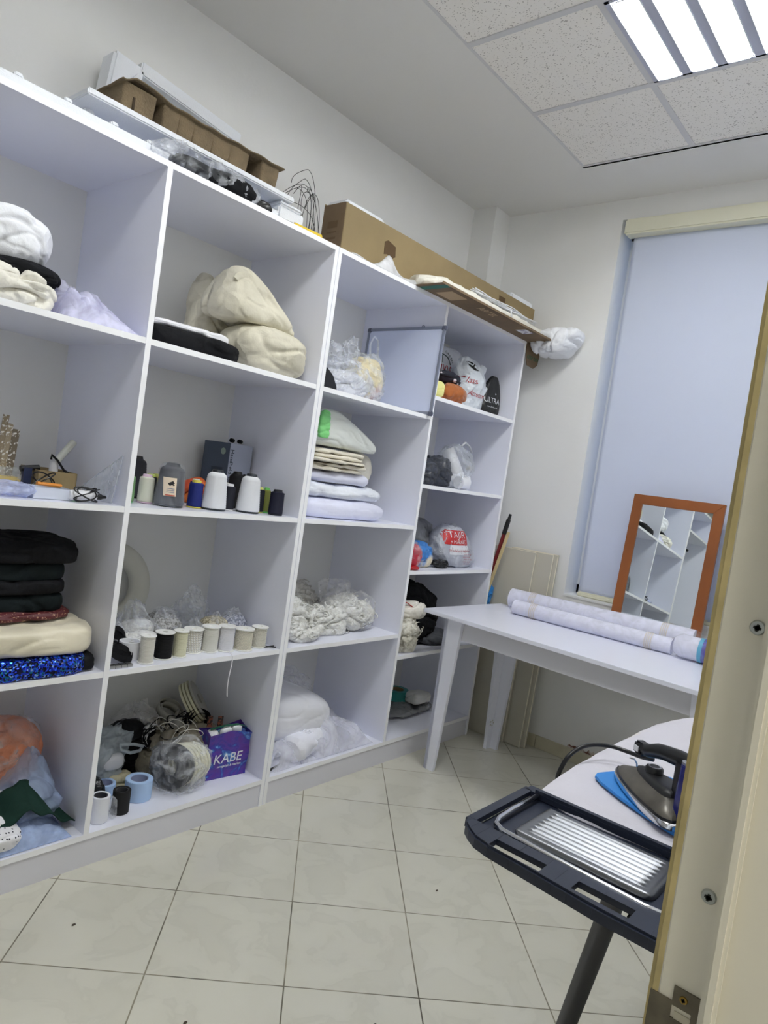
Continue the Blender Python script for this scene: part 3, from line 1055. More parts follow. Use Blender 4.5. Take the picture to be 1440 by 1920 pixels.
put('dotted_cloth', DOT, (1.435, .06, Z + .035), (.14, .11, .055), 'white cloth with dark dots at the front of the bottom left shelf', 'cloth', seed=3, amp=.006, crease=.005, n=4, rot=(.35, .2, .2))

# ================= bay 2
Z = S1 + E2
def fold_roll(name, loc, L_, ry, rz_, m, label, seed=1, rz=0.0, rot=None, cat='cloth', n=2.5, amp=.012, crease=.012, group=None, res=30, **k):
    return put(name, m, loc, (L_, ry, rz_), label, cat, group, seed=seed, rz=rz, rot=rot, n=n, amp=amp, crease=crease, res=res, freq=k.get('freq', 7), cfreq=k.get('cfreq', 8), flat=.15)
slab_stack('black_fabric', (1.915, .16, Z), .36, .30, (.060,), BLKC, 'folded black fabric lying on the shelf left of the beige bundles', 'cloth', seed=3, n=4.6, amp=.008)
slab_stack('white_fabric', (1.91, .20, Z + .062), .33, .27, (.036,), mat('white_satin', (238, 238, 243), crumple=(5,.4), rough=.45, bump=(10, .2)), 'folded white fabric lying on the black fabric', 'cloth', seed=5, n=4.2, amp=.008)
fold_roll('calico_bundle', (2.247, .135, Z), .315, .27, .175, CREAMC, 'beige calico bundle lying under the triangular one', seed=11, n=3.0, amp=.009)
def tri(q, h):
    t = max(0, min(1, q.z / h))
    return (q.x * (1 - .78 * t ** .85) - .085 * t, q.y * (1 - .45 * t), q.z)
bb = put('calico_bundle', CREAMC, (2.195, .175, Z + .163), (.43, .27, .205), 'beige calico bundle folded like a tent on top of the other bundle', 'cloth', seed=23, amp=.01, crease=.02, cfreq=7, freq=6, shape=tri, n=3.0, res=34)
for k in range(3):
    x0 = -.10 + .012 * k
    pts = []
    for i in range(14):
        a = -1.2 + i * .32
        r = .030 - .008 * k
        pts.append((x0 - .005 + r * math.cos(a) * 1.3, -.085 + .01 * k, .125 + r * math.sin(a)))
    MB().tube(pts, .0045, 6, flat=3).build('roll_fold', CREAMC, bb, smooth=True)
put('calico_bundle', CREAMC, (2.165, .36, Z + .09), (.24, .18, .26), 'beige calico flap behind the tent-shaped bundle', 'cloth', seed=29, amp=.012, crease=.02, shape=tri, n=2.8, rz=.3)

# --- threads
Z = S2 + E2
def cone(name, x, y, label, m, r0=.044, r1=.034, h=.140, core=None, z=Z, film_=False, group='thread cones'):
    t = empty(name, (x, y, z), 0, label, 'thread', group)
    m_b = core or BLKP
    MB().lathe([(r0 * .92, 0), (r0 * .97, .001), (r0 * .97, .005), (r0 * .85, .006)], 28).build('cone_base', m_b, t, smooth=True)
    prof = [(r0 * .9, .005), (r0, .008)]
    N = 26
    for k in range(N + 1):
        u = k / N
        prof.append((r0 + (r1 - r0) * u ** 1.15 + (.0005 if k % 2 else -.0003), .010 + (h - .028) * u))
    prof += [(r1 * .9, h - .012), (r1 * .62, h - .005)]
    MB().lathe(prof, 30).build('thread_winding', m, t, smooth='all')
    MB().lathe([(r1 * .62, h - .006), (r1 * .55, h + .004), (r1 * .42, h + .005), (r1 * .34, h - .01), (.0001, h - .01)], 24).build('cone_tip', m_b, t, smooth=True)
    return t
def thread(c, nm):
    m = mat('thread_' + nm, c, rough=.6, spec=.3)
    if m.node_tree.nodes.get('Wave Texture') is None:
        nt = m.node_tree
        wv = nt.nodes.new('ShaderNodeTexWave')
        wv.bands_direction = 'Z'
        wv.inputs['Scale'].default_value = 260
        wv.inputs['Distortion'].default_value = 2.5
        tc = nt.nodes.new('ShaderNodeTexCoord')
        nt.links.new(tc.outputs['Object'], wv.inputs['Vector'])
        bp = nt.nodes.new('ShaderNodeBump')
        bp.inputs['Strength'].default_value = .5
        bp.inputs['Distance'].default_value = .002
        nt.links.new(wv.outputs['Fac'], bp.inputs['Height'])
        nt.links.new(bp.outputs['Normal'], nt.nodes['Principled BSDF'].inputs['Normal'])
    return m
W_ = thread((238, 240, 244), 'white')
NV = thread((22, 24, 38), 'navyblack')
cw = cone('thread_cone', 2.087, .095, 'large white thread cone, the left one of the two white cones', W_, core=mat('grey_metal', (70, 74, 80), rough=.3, metal=.8))
cw2 = copy_thing(cw, (2.232, .083, Z), .4, 'large white thread cone, the right one of the two white cones')
dkc = cone('thread_cone', 1.915, .113, 'large charcoal thread cone in clear wrap with a label', thread((62, 62, 68), 'charcoal'), r0=.049, r1=.040, h=.142)
wr = MB().lathe([(.052, .002), (.053, .01), (.044, .125), (.036, .143), (.016, .15)], 24).build('clear_wrap', film('wrap_film', (200, 205, 215), .10, .32, scale=9, bump=.5), dkc, smooth='all')
lb = []
wnd = [c for c in dkc.children if c.name.startswith('clear_wrap')][0]
lab = patch('paper_label', mat('label_paper', (232, 214, 190), rough=.6), dkc, wnd, -.026, .068, .034, .062, cy=-.3, off=.001)
patch('label_mark', mat('label_ink', (28, 28, 30), rough=.6), lab, wnd, -.025, .080, .017, .010, cy=-.3, off=.0018, rot=.6)
patch('label_mark', mat('label_ink', (28, 28, 30), rough=.6), lab, wnd, -.023, .077, .016, .0035, cy=-.3, off=.0019, rot=-.5)
patch('label_mark', mat('label_red', (190, 90, 70), rough=.6), lab, wnd, -.026, .040, .026, .004, cy=-.3, off=.0018)
for zz in (.062, .056, .050):
    patch('label_mark', mat('label_blue', (90, 110, 150), rough=.6), lab, wnd, -.026, zz, .022, .0016, cy=-.3, off=.0018)
cone('thread_cone', 1.915, .345, 'charcoal thread cone standing at the back left of the thread shelf', thread((52, 52, 58), 'charcoal_dark'), h=.147)
cone('thread_cone', 2.43 - .055, .33, 'black thread cone standing at the back right of the thread shelf', thread((18, 18, 22), 'black'), r0=.034, r1=.028, h=.143)
cone('thread_cone', 2.285, .235, 'black thread cone between and behind the two white cones', thread((18, 18, 22), 'black'), r0=.035, r1=.03, h=.138)
def spool(x, y, c, nm, tip, label, r=.0255, h=.098, z=Z):
    t = empty('thread_spool', (x, y, z), 0, label, 'thread', 'small thread spools')
    tm = mat('spool_tip_' + nm, tip, rough=.4)
    MB().lathe([(r * .9, 0), (r, .001), (r, .004), (r * .8, .005)], 22).build('spool_base', tm, t, smooth=True)
    prof = [(r * .85, .004)]
    N = 22
    for k in range(N + 1):
        u = k / N
        prof.append((r * (1.02 - .06 * u) + (.0004 if k % 2 else -.0002), .006 + (h - .018) * u))
    prof += [(r * .7, h - .009)]
    MB().lathe(prof, 24).build('thread_winding', thread(c, nm), t, smooth='all')
    MB().lathe([(r * .66, h - .010), (r * .6, h - .001), (r * .5, h), (r * .3, h), (r * .3, h - .01), (.0001, h - .01)], 20).build('spool_tip', tm, t, smooth=True)
    return t
spool(1.7775, .145, (110, 150, 100), 'sage', (120, 190, 130), 'sage green thread spool, first on the left', r=.022)
spool(1.856, .165, (232, 232, 214), 'ivory', (228, 200, 220), 'ivory thread spool with pink tip')
spool(1.90, .215, (20, 22, 24), 'blackish', (190, 210, 110), 'black thread spool with lime tip behind the ivory one', r=.022)
spool(1.99, .20, (40, 130, 170), 'teal', (225, 228, 230), 'teal blue thread spool with white tip', r=.022)
spool(2.024, .122, (28, 42, 120), 'royal', (224, 212, 90), 'royal blue thread spool with yellow tip', r=.0255)
spool(2.075, .20, (22, 26, 60), 'deepblue', (220, 222, 228), 'dark blue thread spool with white tip', r=.022)
spool(2.163, .115, (24, 26, 40), 'nightblue', (225, 225, 228), 'navy thread spool between the two white cones', r=.0235)
spool(2.195, .185, (26, 26, 34), 'nightblack', (220, 215, 180), 'black thread spool with pale tip behind the right white cone', r=.021)
spool(2.302, .112, (26, 28, 40), 'inkblue', (205, 210, 110), 'navy thread spool with lime tip right of the white cones', r=.0225)
spool(2.350, .125, (128, 134, 62), 'olive', (110, 200, 100), 'olive green thread spool with green tip', r=.0165)
spool(2.345, .055, (24, 26, 48), 'midnight', (26, 28, 40), 'midnight blue thread spool, last on the right', r=.0275)
spool(1.955, .27, (150, 140, 60), 'mustard', (170, 175, 90), 'mustard thread spool in the back row left', r=.02)
put('orange_bobbins', mat('orange_thread', (222, 120, 40), rough=.5, c2=((190, 70, 40), 20, .4, .6)), (2.14, .30, Z), (.10, .07, .112), 'orange thread balls behind the white cone', 'thread', seed=3, n=2.2, amp=.012)
gb = empty('garment_steamer_box', (2.333, .378, Z), 0, 'grey-blue carton of a handheld steamer at the back of the thread shelf', 'box')
STB = mat('box_slate', (74, 86, 104), rough=.45)
STL = mat('box_pale_slate', (166, 172, 190), rough=.45)
o = MB().box(-.063, .063, -.075, .075, 0, .25).build('carton_body', [STB, STL], gb, bevel=.001)
gb.rotation_euler = (0, 0, math.radians(7))
for p in o.data.polygons:
    if p.normal.x > .9 or p.normal.y > .9:
        p.material_index = 0
# two visible sides: -x side (slate, with picture) and -y side (pale, with lettering)
for p in o.data.polygons:
    if p.normal.y < -.9:
        p.material_index = 1
WT = mat('print_white', (225, 228, 232), rough=.5)
text('lettering', 'Handheld Garment', .026, mat('print_dark', (44, 52, 66), rough=.5), gb, (-.049, -.0756, .125), rot=(math.pi / 2, math.pi / 2, 0))
MB().box(-.0636, -.0632, -.045, .018, .07, .15).build('picture_panel', mat('picture_dark', (54, 64, 78), rough=.5), gb)  # dark rectangle behind the picture on the carton side
MB().add(*lump_data((.02, .05, .085), seed=3, amp=.002, crease=0, n=2.2, res=12), Matrix.Translation((-.060, -.008, .075)) @ Matrix.Diagonal((.4, 1, 1, 1))).build('picture', mat('picture_grey', (128, 134, 142), rough=.4), gb, smooth='all')
MB().lathe([(.014, 0), (.014, .001), (.0001, .001)], 8, Matrix.Translation((-.0642, -.040, .215)) @ Matrix.Rotation(-math.pi / 2, 4, 'Y')).build('emblem', mat('print_pale_green', (150, 168, 158), rough=.5), gb)
MB().box(-.015, .045, -.0758, -.0752, .02, .11).build('sticker', WT, gb)
for x, lbl in ((2.325, 'dark small bobbin lying on the slate carton'), (2.365, 'small black bobbin with pale end on the slate carton')):
    t = empty('bobbin', (x, .35, Z + .2515 + .011), .6, lbl, 'bobbin', 'bobbins on the carton')
    Mx = Matrix.Rotation(math.pi / 2, 4, 'Y')
    MB().lathe([(.0085, -.014), (.0085, .010)], 16, Mx).build('thread_winding', thread((18, 18, 22), 'black'), t, smooth=True)
    MB().lathe([(.011, .010), (.011, .013), (.0001, .013)], 16, Mx).build('flange', WHP if x > 2.3 else BLKP, t, smooth=True)

# --- ribbon spools
Z = S3 + E2
def rspool(x, y, c, nm, label, r=.026, h=.092, kind='cord', fl=None):
    t = empty('ribbon_spool', (x, y, Z), 0, label, 'spool', 'trimming spools on the bead shelf')
    fm = mat('spool_flange', (238, 238, 234), rough=.4)
    R_ = fl or r * 1.12
    MB().lathe([(R_, 0), (R_, .003), (r * .8, .004)], 28).build('flange', fm, t, smooth=True)
    MB().lathe([(r * .8, h - .004), (R_, h - .003), (R_, h), (r * .32, h), (r * .32, h - .012), (.0001, h - .012)], 28).build('flange', fm, t, smooth=True)
    m = thread(c, nm)
    if kind == 'cord':
        N = 20
        prof = []
        for k in range(N * 4 + 1):
            u = k / (N * 4)
            prof.append((r * .93 + .0016 * abs(math.sin(u * N * math.pi)), .0035 + (h - .007) * u))
        MB().lathe(prof, 28).build('cord_winding', m, t, smooth='all')
    else:
        # rows of beads
        mb = MB()
        MB().lathe([(r * .88, .0035), (r * .88, h - .0035)], 20).build('spool_core', mat('bead_core', (232, 229, 218), rough=.6), t, smooth=True)
        rb = .0028 if kind == 'pearl' else .0042
        nr = int((h - .007) / (rb * 2))
        na = int(2 * math.pi * r * .93 / (rb * 2.05))
        base = []
        for k in range(nr):
            for i in range(na):
                a = 2 * math.pi * i / na + k * .25
                c3 = Vector((r * .93 * math.cos(a), r * .93 * math.sin(a), .0035 + rb + k * rb * 2))
                v = [c3 + Vector(d_) * rb for d_ in ((1, 0, 0), (-1, 0, 0), (0, 1, 0), (0, -1, 0), (0, 0, 1), (0, 0, -1))]
                mb.add(v, [(0, 2, 4), (2, 1, 4), (1, 3, 4), (3, 0, 4), (2, 0, 5), (1, 2, 5), (3, 1, 5), (0, 3, 5)])
        tag(mb.build('bead_winding', m, t, smooth='all'), kind='stuff')
    return t
rspool(1.858, .040, (232, 230, 220), 'cream_cord', 'ivory satin cord spool, leftmost in the front row', r=.024)
rspool(1.937, .064, (16, 16, 20), 'black_cord', 'black satin cord spool in the front row', r=.030)
rspool(2.000, .062, (232, 230, 200), 'yellowish_cord', 'pale yellow cord spool right of the black one', r=.024)
rspool(2.073, .092, (236, 236, 234), 'lace_beads', 'spool wound with large silvery beads', r=.032, h=.086, kind='bead')
rspool(2.139, .080, (236, 235, 226), 'ivory_cord', 'ivory cord spool left of the bright white one', r=.030, h=.093)
rspool(2.202, .066, (240, 240, 246), 'white_cord', 'bright white cord spool with a loose end hanging down', r=.029, h=.093)
rspool(2.274, .054, (248, 244, 230), 'pearl_ivory', 'spool of ivory pearl string, larger of the two pearl spools', r=.034, h=.081, kind='pearl')
rspool(2.356, .062, (238, 236, 226), 'pearl_grey', 'spool of greyish pearl string, last in the front row', r=.029, h=.080, kind='pearl')
pts = [(2.196, .032, Z + .004), (2.19, .010, Z + .002), (2.186, -.004, Z - .004), (2.184, -.006, Z - .03), (2.178, -.006, Z - .08), (2.176, -.008, Z - .12), (2.180, -.009, Z - .15)]
a0 = Vector(pts[0])
tag(MB().tube([Vector(p) - a0 for p in pts], .0022, 8).build('loose_cord', mat('thread_white_cord', (240, 240, 246)), loc=a0, smooth=True), 'white cord end hanging over the front edge of the bead shelf', 'cord')
tag(MB().tube([(.035 * math.cos(a) * (1 + .2 * math.sin(2 * a)), .012 * math.sin(a) + .01 * math.cos(a), .003 + .002 * math.sin(3 * a)) for a in [k * .3 for k in range(21)]], .0022, 6, closed=True).build('elastic_band', BLKP, loc=(2.392, .035, Z), rot=(0, 0, -.5), smooth=True), 'thin black elastic loop at the right end of the bead shelf', 'elastic band')
t = empty('tape_roll', (1.835, .105, Z), 0, 'white translucent tape roll behind the leftmost cord spool', 'roll')
MB().ring(.036, .028, 0, .058).build('roll_body', WHP, t, smooth=True)
t = empty('metal_case', (1.757, .022, Z), .0, 'flat chrome bar with dividers at the front left of the bead shelf', 'metal bar')
MB().box(-.040, .040, -.010, .012, 0, .010).build('bar_body', STEEL, t, bevel=.001)
for k in range(1, 4):
    MB().box(-.040 + k * .02 - .0006, -.040 + k * .02 + .0006, -.0105, .0125, .0, .0104).build('seam', DK, t)
rg = put('foam_ring', WHP, (0, 0, 0), (.1, .1, .1), 'x', 'x')
bpy.data.objects.remove(rg)
mb = MB()
N1, N2 = 40, 16
vs_ = []
fs_ = []
for i in range(N1):
    a = 2 * math.pi * i / N1
    for j in range(N2):
        b = 2 * math.pi * j / N2
        rr = .128 + .042 * math.cos(b)
        vs_.append((rr * math.cos(a), .030 * math.sin(b), rr * math.sin(a) + .17))
for i in range(N1):
    for j in range(N2):
        i2 = (i + 1) % N1
        j2 = (j + 1) % N2
        fs_.append((i * N2 + j, i * N2 + j2, i2 * N2 + j2, i2 * N2 + j))
mb.add(vs_, fs_)
rg = mb.build('foam_ring', mat('foam_offwhite', (205, 204, 192), rough=.8), loc=(1.925, .43, Z), rot=(-.12, 0, 0), smooth='all')
tag(rg, 'white foam wreath ring leaning at the back left of the bead shelf', 'ring')
SIL = mat('silver_beads', (225, 225, 225), rough=.25, metal=.3, c2=((150, 148, 144), 120, .45, .6), bump=(140, 1.0))
CRB = mat('cream_beads', (214, 206, 180), rough=.4, c2=((150, 140, 110), 120, .45, .55), bump=(140, 1.0))
CLB = mat('crystal_beads', (216, 220, 236), rough=.2, c2=((150, 155, 175), 120, .45, .55), bump=(150, 1.0))
def filled_bag(loc, size, content, label, seed=1, top=1.6, fm=None, lean=(0, 0), fill=.55, rz=0, group=None, cm=None):
    t = empty('bag_of_beads' if cm is None else cm, loc, rz, label, 'bag', group)
    soft('contents', content, (0, 0, .001), (size[0] * .82, size[1] * .82, size[2] * fill), t, seed=seed, amp=.01, crease=.01, res=18)
    soft('plastic_bag', fm or FILM, (0, 0, 0), size, t, seed=seed + 40, amp=.014, freq=12, crease=.02, cfreq=16, res=24, shape=neck(.45, .3, .025, lean))
    return t
G_ = 'clear bags of beads on the bead shelf'
filled_bag((1.81, .22, Z), (.15, .14, .13), mat('white_trims', (225, 225, 228), rough=.6, c2=((30, 30, 34), 12, .56, .6)), 'clear bag with black and white trims at the left of the bead shelf', 3, group=G_)
filled_bag((1.93, .25, Z), (.14, .13, .175), mat('white_lace_bits', (222, 222, 220), rough=.7, bump=(60, 1)), 'tall twisted clear bag of white lace bits in front of the foam ring', 5, group=G_)
filled_bag((2.05, .26, Z), (.16, .14, .14), SIL, 'clear bag of silver beads in the middle of the bead shelf', 7, group=G_, fill=.8)
filled_bag((2.235, .35, Z), (.15, .10, .20), FILM2, 'tall empty-looking clear bag standing at the back of the bead shelf', 9, group=G_)
filled_bag((2.145, .19, Z), (.13, .11, .10), mat('dark_trim', (120, 112, 92), rough=.6, c2=((50, 46, 40), 60, .4, .6), bump=(90, 1)), 'clear bag of dull brass trims behind the ivory cord spool', 11, group=G_)
filled_bag((2.245, .20, Z), (.14, .12, .115), CRB, 'clear bag of cream beads behind the pearl spools', 13, group=G_, fill=.75)
filled_bag((2.338, .22, Z), (.14, .12, .125), CLB, 'clear bag of crystal beads at the right of the bead shelf', 15, group=G_, fill=.75)
for k, (x, y, h_, sd) in enumerate(((1.79, .075, .060, 1), (1.825, .165, .105, 2))):
    pts = []
    for i in range(60):
        a = i * .42 + sd
        rr = .040 - .0003 * i
        pts.append((rr * math.cos(a), rr * .7 * math.sin(a), .012 + h_ * .5 + h_ * .35 * math.sin(a * .9)))
    tag(MB().tube(pts, .011, 4, flat=.12).build('black_ribbon', BLKC, loc=(x, y, Z - .009), smooth=False), ('loosely coiled black ribbon at the left front of the bead shelf', 'black ribbon coil behind, touching the white trims bag')[k], 'ribbon')
put('lace_scraps', mat('white_lace_bits', (222, 222, 220)), (1.90, .16, Z), (.13, .08, .065), 'white lace scraps behind the ivory cord spool', 'lace', kind='stuff', seed=33, amp=.01, crease=.02, cfreq=26)

# --- bottom of bay 2
Z = ZB + E2
BLU = mat('pale_blue_foam', (176, 204, 240), rough=.7)
def roll(x, y, ro, ri, h, m, label, z=Z, grp=None):
    t = empty('tape_roll', (x, y, z), 0, label, 'roll', grp)
    MB().ring(ro, ri, 0, h, 44).build('roll_body', m, t, smooth=True, bevel=.0015)
    MB().ring(ri + .0006, ri - .002, .001, h - .001, 36).build('core', mat('roll_core_' + m.name, tuple(int(c) for c in (150, 160, 190)) if m is BLU else (60, 60, 64), rough=.7), t, smooth=True)
    return t
roll(1.952, .128, .047, .030, .070, BLU, 'wide pale blue roll, the larger of the two blue rolls', grp='rolls on the bottom shelf')
roll(1.862, .195, .036, .025, .050, BLU, 'small pale blue roll behind the black one', grp='rolls on the bottom shelf')
roll(1.853, .070, .029, .020, .078, mat('black_tape', (22, 22, 24), rough=.8), 'black tape roll standing on end between white and blue rolls', grp='rolls on the bottom shelf')
roll(1.770, .058, .030, .021, .085, mat('white_tape', (228, 230, 236), rough=.6), 'white tape roll beside the divider in a clear wrap', grp='rolls on the bottom shelf')
put('clear_wrapper', FILM, (1.812, .050, Z), (.022, .05, .075), 'crumpled clear wrapper between the white and black rolls', 'wrapper', seed=4, amp=.004, crease=.006, res=14)
# bag with ribbon reels
bg = empty('bag_of_reels', (2.110, .120, Z), 0, 'clear bag packed with black and ivory ribbon reels, front of the bottom shelf', 'bag')
Mr = Matrix.Rotation(math.pi / 2, 4, 'Y')
for k in range(7):
    x = -.062 + k * .0165
    dark = k < 2
    MB().ring(.082 - .002 * k, .03, -.007, .007, 30, Matrix.Translation((x + .02, .0, .088)) @ Matrix.Rotation(.45, 4, 'Z') @ Mr).build('ribbon_reel', mat('reel_dark', (42, 42, 46), rough=.5) if dark else mat('reel_ivory', (226, 224, 204), rough=.5), bg, smooth=True)
soft('plastic_bag', FILM, (0, 0, 0), (.215, .19, .20), bg, seed=51, amp=.012, freq=10, crease=.02, cfreq=12, n=2.6, res=30)
# shopping bag with lettering
kb = empty('paper_shopping_bag', (2.316, .135, Z), -.12, 'purple-blue shopping bag with white lettering at the right of the bottom shelf', 'bag')
PUR = mat('purple_print', (84, 60, 160), rough=.35, c2=((60, 110, 190), 14, .45, .62))
nt = PUR.node_tree
n_ = [n for n in nt.nodes if n.type == 'TEX_NOISE'][0]
n_.inputs['Distortion'].default_value = 2.0
r_ = [n for n in nt.nodes if n.type == 'VALTORGB'][0]
e_ = r_.color_ramp.elements.new(.53); e_.color = rgb(60, 48, 150)
e_ = r_.color_ramp.elements.new(.38); e_.color = rgb(92, 52, 150)
e_ = r_.color_ramp.elements.new(.70); e_.color = rgb(150, 190, 230)
mb = MB()
a, b, h = .087, .042, .178
rings = []
for i in range(9):
    u = i / 8
    s = 1 + .06 * u
    wob = .004 * math.sin(i * 1.3)
    rings.append([(-a * s, -b * s + wob, h * u), (0, -b * s - .006 * u, h * u), (a * s, -b * s + wob, h * u), (a * s * (1 - .05 * u), 0, h * u), (a * s, b * s, h * u), (0, b * s, h * u), (-a * s, b * s, h * u), (-a * s * (1 - .06 * u), 0, h * u)])
rings[-1] = [(p[0], p[1], p[2] + .012 * math.sin(k * 2.1)) for k, p in enumerate(rings[-1])]
mb.loft(rings, cap=False)
mb.add([p for p in rings[0]], [tuple(range(8))])
body = mb.build('bag_body', PUR, kb, solid=.0012)
text('lettering', 'KABE', .053, WT, kb, (-.006, -.0475, .078), shear=.12)
text('lettering', 'sowgatlyk & market', .013, WT, kb, (.005, -.0455, .048), shear=.1)
for k, (c, sz) in enumerate((((235, 235, 238), (.05, .05, .05)), ((120, 170, 210), (.05, .04, .05)), ((235, 235, 235), (.06, .04, .045)), ((60, 80, 140), (.05, .05, .05)))):
    soft('contents', mat('stuffing_%d' % k, c, rough=.6, bump=(40, .5)), (-.06 + .04 * k, .0, .135), sz, kb, seed=60 + k, crease=.012)
MB().tube([(-.07, 0, .185), (-.02, -.02, .200), (.04, -.02, .198), (.085, -.01, .18)], .009, 4, flat=.25).build('green_ribbon', mat('green_ribbon', (30, 92, 70), rough=.5), kb)
soft('paper_scrap', WT, (.035, -.02, .165), (.04, .02, .03), kb, seed=4, crease=.01, n=5, res=8)
soft('paper_scrap', WT, (-.015, -.025, .162), (.04, .018, .03), kb, seed=5, crease=.01, n=5, res=8)
# heap of ribbons and trims behind
LIN = mat('linen_trim', (158, 150, 132), rough=.9, vary=(10, .1), bump=(120, .4))
def ribbon_coil(x, y, z, r, wd, m, label, rot, turns=3.2, seed=1, grp='ribbon coils in the trim heap', open_=1.0):
    pts = []
    N = int(turns * 22)
    mb = MB()
    v = []
    for i in range(N + 1):
        a = i / 22 * 2 * math.pi
        rr = r * (1 - .12 * i / 22)
        rr *= 1 + .12 * math.sin(a * 1.3 + seed)
        for s in (-1, 1):
            v.append((rr * math.cos(a), rr * math.sin(a), s * wd / 2 * (1 + .06 * math.sin(a * 2 + seed))))
    f = [(2 * i, 2 * i + 2, 2 * i + 3, 2 * i + 1) for i in range(N)]
    mb.add(v, f)
    o = mb.build('ribbon_coil', m, loc=(x, y, z), rot=rot, smooth='all', solid=.0012)
    return tag(o, label, 'ribbon', grp)
CRR = mat('cream_ribbon', (212, 208, 178), rough=.6)
GR = mat('grey_ribbon', (160, 158, 150), rough=.6)
# base heap
put('trim_heap', LIN, (2.21, .30, Z), (.36, .32, .17), 'heap of linen-grey trims filling the back of the bottom shelf', 'trims', kind='stuff', seed=41, amp=.03, freq=7, crease=.03, cfreq=9, res=34)
put('black_fabric_scrap', BLKC, (2.035, .36, Z), (.20, .16, .20), 'black fabric scraps in thin wrap at the back left of the bottom shelf', 'cloth', seed=43, amp=.02, crease=.03)
put('plastic_bag', film('thin_film', (235, 235, 238), .05, .35), (2.08, .38, Z + .10), (.18, .14, .16), 'thin clear bag rising behind the black scraps', 'bag', seed=44, amp=.02, crease=.03, shape=neck(.5, .4, .02))
ribbon_coil(2.14, .22, Z + .13, .055, .05, LIN, 'linen trim coil standing open at the centre of the heap', (1.2, .3, .2), 3, 2)
ribbon_coil(2.20, .26, Z + .155, .05, .045, GR, 'grey ribbon coil with loose white strings', (1.0, -.2, .6), 3.5, 3)
ribbon_coil(2.09, .28, Z + .135, .05, .04, mat('striped_ribbon', (30, 30, 34), rough=.6, c2=((225, 225, 225), 60, .5, .52)), 'black and white striped ribbon coil left in the heap', (1.3, .5, -.3), 2.6, 4)
ribbon_coil(2.27, .25, Z + .165, .06, .03, BLKC, 'black ribbon coil near the purple bag', (1.1, -.3, .1), 3, 5)
ribbon_coil(2.19, .34, Z + .20, .055, .03, GR, 'small grey ribbon coil on top of the heap', (.5, .2, 0), 3, 6)
_nr = Vector((.66, -.50, .56)).normalized()
_q = _nr.to_track_quat('Z', 'Y').to_euler()
for k in range(4):
    c_ = Vector((2.285, .345, Z + .215)) + _nr * (.013 * k)
    o = MB().ring(.088 if k < 3 else .080, .022, -.0045, .0045, 40).build('ribbon_reel', [CRR, GR][k == 3], loc=c_, rot=_q, smooth=True)
    tag(o, ('cream ribbon reel leaning leftmost on the trim heap', 'cream ribbon reel, second of the leaning row', 'cream ribbon reel, third of the leaning row', 'grey ribbon reel, rightmost of the leaning row')[k], 'reel', 'leaning ribbon reels')
q = random.Random(8)
mb = MB()
for k in range(8):
    x = q.uniform(-.07, .07); y = q.uniform(-.08, .08)
    a = q.uniform(0, 6.28); r_ = q.uniform(.02, .05)
    mb.tube([(x + r_ * math.cos(a + i * .45), y + r_ * .7 * math.sin(a + i * .45), .03 * math.sin(i * .5 + k) + .01 * k * .3) for i in range(12)], .0016, 5)
tag(mb.build('loose_strings', mat('string_white', (215, 213, 205)), loc=(2.18, .21, Z + .17), smooth=True), 'loose white strings tangled over the trim heap', 'strings', kind='stuff')
q = random.Random(9)
mb = MB()
for k in range(5):
    x = q.uniform(-.12, .12); y = q.uniform(-.08, .08)
    a = q.uniform(0, 6.28); r_ = q.uniform(.03, .06)
    mb.tube([(x + r_ * math.cos(a + i * .45), y + r_ * .7 * math.sin(a + i * .45), .03 * math.sin(i * .5 + k) + .01 * k * .3) for i in range(12)], .003, 4, flat=.4)
tag(mb.build('loose_black_ribbons', BLKC, loc=(2.19, .27, Z + .18)), 'narrow black ribbons tangled over the trim heap', 'ribbon', kind='stuff')
mb = MB()
for k in range(2):
    mb.box(-.022 + k * .045, .0 + k * .045, -.001, .001, 0, .042)
tag(mb.build('patterned_ribbon', mat('red_woven', (120, 60, 40), rough=.6, c2=((30, 22, 20), 90, .5, .52)), loc=(2.265, .16, Z + .185), rot=(-.2, .1, -.2)), 'ribbon woven in red-brown and black above the purple bag', 'ribbon')
# grey soft bag at left
t = empty('plastic_bag', (1.865, .32, Z), 0, 'milky soft bag with handle hole at the left back of the bottom shelf', 'bag')
soft('bag_film', film('milky_film', (190, 200, 206), .55, .85, scale=9, rough=.3), (0, 0, 0), (.26, .20, .20), t, seed=71, amp=.02, crease=.02, shape=lambda q, h: (q.x + .15 * max(0, q.z / h - .5), q.y, q.z))
MB().tube([(.05, -.10, .165), (.10, -.11, .160), (.15, -.09, .135), (.14, -.09, .12), (.09, -.11, .13), (.05, -.11, .15)], .006, 8, closed=True).build('handle', film('milky_film', (190, 200, 206), .55, .85), t, smooth='all')
soft('white_roll', WHP, (.04, -.07, .07), (.09, .06, .06), t, seed=3, amp=.003, crease=.0, n=3, res=12)
put('black_pouch', BLKBAG, (1.86, .27, Z), (.13, .10, .065), 'shiny black pouch behind the small blue roll', 'pouch', seed=73, crease=.015)
put('black_pouch', BLKBAG, (1.80, .17, Z), (.06, .12, .10), 'black wrapped bundle standing by the divider above the white roll', 'pouch', seed=74, crease=.01)
put('cream_scrap', mat('cream_scrap', (200, 192, 160), crumple=(14,.9), rough=.8), (1.93, .235, Z), (.10, .08, .065), 'cream cloth scrap behind the wide blue roll', 'cloth', seed=75, crease=.02)
